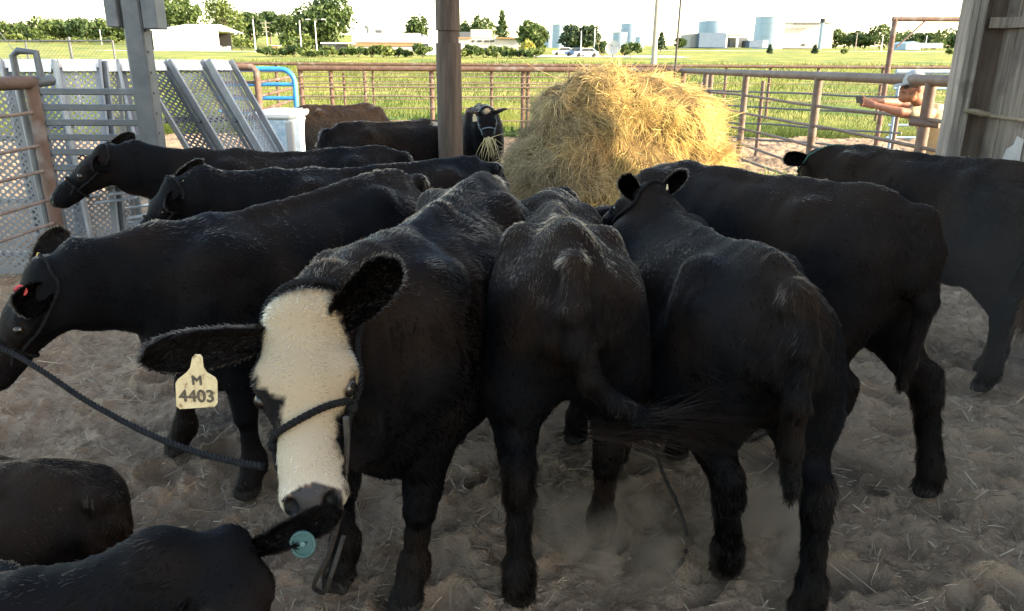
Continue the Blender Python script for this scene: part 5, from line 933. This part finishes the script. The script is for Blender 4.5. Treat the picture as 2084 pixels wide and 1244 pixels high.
cows['K'] = cow('small black calf facing the viewer with a white star and hay in its mouth', (-.42, 9.75, 1.16), -86, poll=pix(990, 222, 8.35), muz=pix(995, 288, 8.15), up=(0, -1, .6), h=.02, n=40000, brown=.2, seed=23, white=star, frad=.002, group='calves beyond the herd')
cows['L'] = cow('dark brown calf lying down, only its rounded rump in view at the lower left', (-1.19, 1.80, .60), 166, s=.79, h=.0125, n=90000, lie=True, brown=.5, seed=25, group='calves lying in the foreground', tuft=False)
cows['M'] = cow('black calf lying in front with a round teal tag in its ear', (-1.98, 1.10, .68), 4, s=.95, poll=pixz(462, 1105, .72), muz=pix(545, 1370, 1.13), up=(.3, -.3, 1), h=.011, n=120000, lie=True, eyes=False, brown=.08, seed=27, group='calves lying in the foreground', tuft=False,
    ears={1: (pix(692, 1042, 1.38), (-.1, -1, .5), .05), -1: (pix(190, 1500, 1.0), (-.4, -.5, 1), .035)})
# ------------------------------------------------------------------ halters, tags, ropes
K = cows
M['ropesky'] = material('pale_blue_rope', (.12, .16, .19), .8, 0, (.08, .11, .13), 60)
halter(K['A'], M['rope'], .0085, .258, True, .02, -.028)
halter(K['K'], M['ropesky'], .0065, .25); halter(K['H'], M['rope'], .007, .27); halter(K['C'], M['rope'], .007, .27); halter(K['J'], M['ropegrey'], .009, .27); halter(K['E'], M['ropegreen'], .0055, .27); halter(K['F'], M['rope'], .006, .27, True); halter(K['G'], M['rope'], .006, .27)
M['tag'] = material('dirty_tag', (.50, .43, .27), .5, 0, (.40, .33, .19), 60, detail=8, col3=(.20, .13, .07), s3=70, r3=(.55, .68)); M['tagyellow'] = material('yellow_tag', (.70, .50, .10), .5, 0, (.6, .42, .1), 30); M['tagteal'] = material('teal_tag', (.02, .055, .052), .6, 0, (.035, .08, .075), 25, spec=.2); M['tagtealrim'] = material('teal_tag_rim', (.05, .10, .095), .5, 0, (.03, .07, .065), 60); M['tagred'] = material('red_tag', (.45, .03, .04), .5, 0, (.3, .02, .03), 40); M['ink'] = material('black_ink', (.02, .018, .016), .7, 0, (.10, .08, .05), 90)
def into(o, root):
    """make a world-placed mesh a child of root without moving it"""
    o.parent = root; m = Matrix.LocRotScale(root.location, root.rotation_euler, root.scale); o.matrix_parent_inverse = m.inverted(); return o
def ear_tag_big():
    y = 1.50; T = lambda a, b: pix(a, b, y); cx, cy = 401, 782
    pts = [(391, 728), (396, 722), (407, 722), (412, 728), (414, 748), (420, 758), (438, 769), (442, 776), (443, 820), (437, 828), (366, 833), (359, 827), (357, 780), (362, 772), (380, 758), (387, 748)]
    m = MB(); m.prism([T(a, b) for a, b in pts], (0, .0022, .0)); tg = into(m.build('ear_tag', M['tag']), K['A'].root)
    m = MB(); m.lathe(T(402, 732)+np.array([0, -.001, 0]), [(.001, -.002), (.007, -.002), (.007, .003), (.001, .003)], 12, (0, 1, 0)); b = m.build('stud', M['tag']); into(b, K['A'].root)
    for txt, px, py, sz, sx in (('M', 401, 775, .030, 1.0), ('4403', 401, 807, .040, .98)):
        cu = bpy.data.curves.new('lettering', 'FONT'); cu.body = txt; cu.size = sz; cu.align_x = 'CENTER'; cu.align_y = 'CENTER';  cu.extrude = .0004; t = bpy.data.objects.new('lettering', cu); C.collection.objects.link(t); bpy.context.view_layer.update(); me = bpy.data.meshes.new_from_object(t.evaluated_get(bpy.context.evaluated_depsgraph_get())); bpy.data.objects.remove(t)
        nv = len(me.vertices); co = np.empty(nv*3, np.float32); me.vertices.foreach_get('co', co); co = co.reshape(-1, 3); pl = [list(q.vertices) for q in me.polygons]; mb2 = MB()
        for k2, (sx2, sy2) in enumerate(((0, 0), (.0012, .0004), (-.0012, -.0004), (.0004, .0012), (-.0004, -.0012))): mb2.add(co+np.array([sx2, sy2, .00006*k2]), pl)
        me = np_mesh('lettering', np.concatenate(mb2.V), polys=mb2.P, smooth=False)
        o = link(bpy.data.objects.new('lettering', me)); me.materials.append(M['ink']); p = T(px, py); me.transform(Matrix.Translation(Vector(p)-Vector((0, .0012, 0))-tg.location) @ Matrix.Rotation(-R(-1), 4, 'Y') @ Matrix.Rotation(math.pi/2, 4, 'X') @ Matrix.Scale(sx, 4, (1, 0, 0))); o.parent = tg
ear_tag_big()
def disc(name, k, px, py, y, r, mat, nrm, sy=1.0):
    m = MB(); c = pix(px, py, y); m.lathe(c, [(.001, -.002), (r*.96, -.002), (r, 0), (r*.96, .002), (r*.5, .0028), (.001, .003)], 28, nrm); return into(m.build(name, M[mat], None, True), K[k].root)
td = disc('ear_tag', 'M', 616, 1108, 1.338, .029, 'tagteal', (-.05, -1, .35)); m = MB(); cT = pix(616, 1108, 1.333); aT = np.array(Vector((-.05, -1, .35)).normalized()); eT = unit(np.cross(aT, [0, 0, 1.])); fT = np.cross(aT, eT); m.tube([cT+.0245*(math.cos(t)*eT+math.sin(t)*fT) for t in np.linspace(0, 6.283, 33)], .0014, 6, False); m.lathe(cT, [(.001, -.002), (.006, -.001), (.006, .001), (.001, .002)], 12, (-.05, -1, .35)); into(m.build('ear_tag_stud', M['tagtealrim'], None, True), K['M'].root); disc('ear_tag', 'F', 42, 592, 2.33, .020, 'tagred', (.4, -1, .1))
def flag(k, px, py, y, w_, h_, mat, tilt=0):
    c = pix(px, py, y); m = MB(); P = [(-.25, .5), (.25, .5), (.3, .25), (.5, .1), (.5, -.5), (-.5, -.5), (-.5, .1), (-.3, .25)]; cs, sn = math.cos(tilt), math.sin(tilt); m.prism([c+np.array([(a*w_)*cs-(b*h_)*sn, 0, (a*w_)*sn+(b*h_)*cs]) for a, b in P], (0, .004, 0)); return into(m.build('ear_tag', M[mat]), K[k].root)
flag('I', 703, 277, 8.72, .055, .11, 'tagyellow', .1); flag('J', 854, 300, 6.9, .018, .09, 'tag', 0); flag('K', 966, 240, 8.2, .045, .075, 'tag', .1); flag('C', 1358, 381, 2.94, .008, .022, 'tag'); flag('F', 78, 520, 2.50, .014, .018, 'tagyellow'); flag('G', 373, 372, 3.50, .010, .02, 'tag')
m = MB(); m.tube(spline([pix(352, 1138, 1.27), pix(340, 1148, 1.26), pix(328, 1163, 1.25)], 8), .004, 6); into(m.build('halter', material('mint_cord', (.12, .35, .26), .6), None, True), K['M'].root)
def rope(name, label, pts, r, mat, cat='rope', twist=True):
    m = MB(); P = spline(pts, 80)
    if twist: rope3(m, P, r, r*6)
    else: m.tube(P, r, 7)
    o = m.build(name, M[mat], None, True); return tag(o, label, cat)
rope('lead_rope', 'black twisted lead rope stretched from the big broadside calf towards the white faced calf', [pix(-30, 700, 2.20), pix(30, 722, 2.15), pix(90, 758, 2.05), pix(180, 818, 1.95), pix(300, 882, 1.80), pix(400, 920, 1.68), pix(470, 938, 1.60), pix(536, 950, 1.52)], .0085, 'rope', 'lead rope')
rope('lead_rope', 'grey lead rope hanging from the white faced calf to a loop by its hoof', [pix(704, 850, 1.50), pix(706, 900, 1.51), pix(700, 985, 1.54), pix(688, 1060, 1.62), pix(668, 1130, 1.74), pix(644, 1178, 1.84), pixz(640, 1197, .03), pixz(660, 1205, .03), pix(676, 1165, 1.93), pix(700, 1090, 2.0)], .0075, 'ropegrey', 'lead rope', False)
rope('lead_rope', 'grey dusty lead rope trailing down onto the dirt beside the dust puff', [pixz(1318, 862, .42), pixz(1332, 905, .28), pixz(1348, 960, .10), pixz(1378, 1025, .035), pixz(1396, 1080, .03), pixz(1394, 1130, .03), pixz(1366, 1170, .025)], .0075, 'ropegrey', 'lead rope')
g = lambda a, b: (lambda p: p+np.array([0, 0, hz(p[0], p[1])+.008]))(pixz(a, b, 0))
rope('lead_rope', 'dusty rope end lying on the dirt between the white faced calf and the tail swisher', [g(700, 970), g(740, 955), g(790, 930), g(850, 905), g(900, 878), g(950, 842), g(985, 815)], .0075, 'ropegrey', 'lead rope'); rope('lead_rope', 'thin dark rope on the dirt inside the pipe gate', [g(165, 438), g(190, 455), g(215, 472), g(240, 486)], .008, 'ropegreen', 'lead rope'); rope('lead_rope', 'short dusty rope lying in front of the sideways calf', [g(1530, 884), g(1570, 893), g(1605, 915), g(1640, 930)], .0075, 'ropegrey', 'lead rope')
def mouthful():
    rg = np.random.default_rng(3); n = 26; p0 = pix(996, 281, 8.05); P = np.zeros((n, 5, 3)); P[:, 0] = p0+rg.normal(0, .02, (n, 3))*[1, .3, .4]; d = unit(rg.normal(0, .5, (n, 3))+[.05, -.2, -.55])
    for i in range(1, 5): d = unit(d+[0, 0, -.18]+rg.normal(0, .1, (n, 3))); P[:, i] = P[:, i-1]+d*rg.uniform(.04, .075, n)[:, None]
    o = strands('hay_wisp', P, np.full(n, .004), np.tile([.45, .36, .18], (n, 1)), M['hay'], None); tag(o, 'wisp of hay hanging from the mouth of the star faced calf', 'hay')
mouthful()
# ------------------------------------------------------------------ the man at the fence
def man():
    y0 = 8.0; A = lambda a, b, y=y0: pix(a, b, y); foot = A(1930, 470, y0); r = empty('person', (foot[0], y0, 0), 'man in a grey cap and cream shirt leaning over the fence holding a phone', 'person'); s = .0051
    M['skin'] = material('skin', (.20, .085, .052), .6, 0, (.26, .12, .08), 30, spec=.4); M['shirt'] = material('cream_shirt', (.36, .285, .165), .85, 0, (.29, .225, .13), 8, bump=.2, bscale=30); M['beard'] = material('brown_beard', (.16, .065, .03), .9, 0, (.22, .10, .05), 60); M['cap'] = material('grey_cap', (.24, .25, .255), .8, 0, (.20, .21, .215), 20); M['capdark'] = material('dark_cap_mesh', (.06, .065, .07), .8, 0, (.1, .1, .1), 60); M['trouser'] = material('khaki_trousers', (.30, .25, .17), .9, 0, (.24, .2, .14), 10)
    lo, hi = A(1735, 470, 8.0)-[.1, .4, .2], A(1990, 140, 8.0)+[.2, .6, .1]; lo[2] = -.02; F = Field(lo, hi, .0085)
    hc = A(1857, 181); F.ball(hc+[.012, 0, .02], (.106, .082, .112), .02); F.seg(hc+[-.045, 0, -.02], hc+[-.05, 0, -.085], (.05, .045), (.042, .035), .02, (1, 0, 0)); F.seg(hc+[-.092, 0, .012], hc+[-.115, 0, -.022], .012, .017, .012); F.ball(hc+[-.085, 0, -.062], (.018, .03, .010), .01); F.ball(hc+[-.08, 0, -.098], (.025, .03, .022), .015); F.ball(hc+[-.083, -.032, .018], (.014, .016, .012), .012, cut=True)
    F.ball(hc+[.030, -.088, .0], (.026, .014, .040), .006); F.seg(hc+[.03, 0, -.07], A(1888, 228, 8.12)+[0, 0, 0], .062, .075, .03)
    for pts in ([A(1878, 236, 7.93), A(1832, 228, 7.9), A(1778, 214, 7.98)], [A(1884, 228, 8.32), A(1828, 210, 8.34), A(1780, 206, 8.10)]):
        F.seg(pts[0], pts[1], .055, .046, .02); F.seg(pts[1], pts[2], .045, .030, .015); h0 = pts[2]; h1 = A(1757, 209, 8.02); F.seg(h0, h1, (.020, .040), (.016, .042), .012, (0, 0, 1))
        fwd = unit(h1-h0)
        for i, (dz, ln) in enumerate(((.032, .060), (.012, .068), (-.009, .064), (-.029, .050))):
            b = h1+fwd*.010+np.array([0, 0, dz]); k1 = b+fwd*ln*.45+np.array([0, .006 if h0[1] < 8.05 else -.012, -.004]); F.seg(b, k1, .0105, .0095, .006); F.seg(k1, k1+np.array([.004, (.03 if h0[1] < 8.05 else -.03), -.006]), .0095, .008, .005)
        F.seg(h1+[.02, 0, .03], h1+np.array([-.012, 0, .062]), .012, .0095, .008); F.seg(h1+np.array([-.012, 0, .062]), h1+np.array([-.040, 0, .058]), .0095, .008, .005)
    V, Q = F.mesh(); V = relax(V, Q, 1); me = np_mesh('body', V, quads=Q); o = mobj('body', me, M['skin'], r)
    S = Field(lo-[0, .1, 0], hi+[.3, .2, .1], .014); ch = A(1892, 246, 8.13); hp_ = A(1925, 365, 8.12); S.seg(ch+[0, 0, .02], hp_, (.21, .125), (.185, .13), .05, (1, 0, 0)); S.seg(A(1882, 231, 7.95), A(1858, 233, 7.92), .082, .07, .04); S.seg(A(1888, 225, 8.30), A(1858, 220, 8.33), .082, .07, .04); S.ball(A(1895, 222, 8.12), (.10, .16, .06), .05)
    V, Q = S.mesh(); V = relax(V, Q, 2); N = vnormals(V, Q); V = V+N*(fbm(V*np.array([1, 1, .7]), .09, 4, 2)*.012+np.abs(vnoise(V*np.array([1.4, 1, 1.8])+V[:, [2, 0, 1]]*.7, .11, 9))*.016)[:, None]; mobj('shirt', np_mesh('shirt', V, quads=Q), M['shirt'], r)
    T = Field(lo-[.1, .2, 0], hi+[.4, .3, 0], .016)
    for dy in (-.1, .1): k = np.array([hp_[0]-.02, hp_[1]+dy, .50]); T.seg(hp_+[.01, dy, -.02], k, (.10, .11), (.075, .08), .04); T.seg(k, np.array([hp_[0]+.05, hp_[1]+dy, .08]), (.075, .08), (.06, .062), .03)
    V, Q = T.mesh(); V = relax(V, Q, 2); mobj('trousers', np_mesh('trousers', V, quads=Q), M['trouser'], r); 
    for dy in (-.1, .1): m = MB(); m.lathe((hp_[0]+.05, hp_[1]+dy, 0), [(.055, .0), (.065, .02), (.06, .09), (.05, .12)], 14); m.box((hp_[0]-.05, hp_[1]+dy, .035), (.18, .085, .07), bev=.03); m.build('boot', M['bark'], r)
    B = Field(hc-[.2, .15, .2], hc+[.15, .15, .1], .007); B.seg(hc+[-.07, 0, -.085], hc+[.0, -.0, -.085], (.075, .052), (.085, .045), .02); B.ball(hc+[-.096, 0, -.050], (.020, .036, .011), .01); B.seg(hc+[.0, .076, -.03], hc+[-.03, .066, -.09], .020, .024, .02); B.seg(hc+[.0, -.076, -.03], hc+[-.03, -.066, -.09], .020, .024, .02)
    V, Q = B.mesh(); mobj('beard', np_mesh('beard', V, quads=Q), M['beard'], r)
    m = MB(); prof = [(.114*math.cos(t), .135*math.sin(t)) for t in np.linspace(0, 1.5, 9)]; m.lathe(hc+[.012, 0, .055], prof, 22, (-.12, 0, 1)); cap = m.build('cap', M['cap'], r, True); m = MB(); bp = [hc+[-.085+.0, -.085, .045], hc+[-.14, -.08, .035], hc+[-.185, -.045, .022], hc+[-.195, 0, .018], hc+[-.185, .045, .022], hc+[-.14, .08, .035], hc+[-.085, .085, .045]]; m.prism(bp, (0, 0, .010)); b = m.build('brim', M['cap']); into(b, r)
    m = MB(); m.lathe(hc+[.018, 0, .043], [(.117*math.cos(t), .11*math.sin(t)) for t in np.linspace(-.1, .62, 6)], 22, (-.12, 0, 1)); o2 = m.build('cap_band', M['capdark'], r, True)
    m = MB(); m.tube([hc+[.03, -.082, .012], hc+[-.06, -.078, .022], hc+[-.085, -.06, .022]], .0045, 6); m.box(hc+[-.092, -.032, .012], (.008, .05, .032), bev=.003); m.box(hc+[-.092, .032, .012], (.008, .05, .032), bev=.003); m.build('glasses', M['black'], r)
    ph = A(1749, 203, 8.03); m = MB(); m.box(ph, (.010, .150, .078), np.array(Matrix.Rotation(R(-14), 3, 'Y')), bev=.004); q = m.build('phone', M['black']); tag(q, 'dark phone held out in both hands of the man at the fence', 'phone')
man()
# ------------------------------------------------------------------ dust kicked up by the hooves
def dust(name, label, c, r, dens, col=(.62, .52, .42), nz=5.0, seed=0, lo=.42, hi=.75):
    m = bpy.data.materials.new(name); m.use_nodes = True; N = m.node_tree.nodes; L = m.node_tree.links; N.remove(N['Principled BSDF']); v = N.new('ShaderNodeVolumePrincipled'); v.inputs['Color'].default_value = (*col, 1); v.inputs['Anisotropy'].default_value = .25; L.new(v.outputs[0], N['Material Output'].inputs['Volume'])
    tc = N.new('ShaderNodeTexCoord'); ln = N.new('ShaderNodeVectorMath'); ln.operation = 'LENGTH'; mp = N.new('ShaderNodeMapping'); mp.inputs['Scale'].default_value = tuple(1/a for a in r); L.new(tc.outputs['Object'], mp.inputs[0]); L.new(mp.outputs[0], ln.inputs[0])
    fo = N.new('ShaderNodeMapRange'); fo.inputs[1].default_value = .98; fo.inputs[2].default_value = .25; fo.interpolation_type = 'SMOOTHSTEP'; L.new(ln.outputs['Value'], fo.inputs[0]); mu = N.new('ShaderNodeMath'); mu.operation = 'MULTIPLY'; L.new(fo.outputs[0], mu.inputs[0])
    n = N.new('ShaderNodeTexNoise'); n.inputs['Scale'].default_value = nz; n.inputs['Detail'].default_value = 4; n.inputs['Distortion'].default_value = .6; off = N.new('ShaderNodeMapping'); off.inputs['Location'].default_value = (seed*3.1, seed*1.7, 0); L.new(tc.outputs['Object'], off.inputs[0]); L.new(off.outputs[0], n.inputs['Vector']); mr = N.new('ShaderNodeMapRange'); mr.inputs[1].default_value = lo; mr.inputs[2].default_value = hi; L.new(n.outputs[0], mr.inputs[0]); L.new(mr.outputs[0], mu.inputs[1])
    m2 = N.new('ShaderNodeMath'); m2.operation = 'MULTIPLY'; L.new(mu.outputs[0], m2.inputs[0]); m2.inputs[1].default_value = dens; L.new(m2.outputs[0], v.inputs['Density'])
    mb = MB(); mb.lathe((0, 0, 0), [(max(.001, math.sin(t)), -math.cos(t)) for t in np.linspace(0.02, 3.12, 13)], 20); o = mb.build(name, m, None, True); o.data.transform(Matrix.Translation((0, 0, -1))); o.data.transform(Matrix.Diagonal((*r, 1))); o.location = Vector(c); return tag(o, label, 'dust', kind='stuff')
dust('dust_puff', 'pale dust puff round the stepping hind hoof of the tail swisher', pixz(1262, 1105, .10), (.40, .30, .24), 17, (.74, .62, .50), seed=1, lo=.46, hi=.70)
dust('dust_puff', 'thin dust rising between the hind legs of the hanging tail calf', pixz(1560, 1090, .14), (.30, .26, .28), 16, (.74, .62, .50), seed=2, lo=.46, hi=.70)
dust('dust_veil', 'thin dusty air hanging in front of the calf by the plank wall', (2.05, 2.75, .72), (.75, .85, .85), .13, (.66, .60, .54), 1.6, 4, .2, .8)
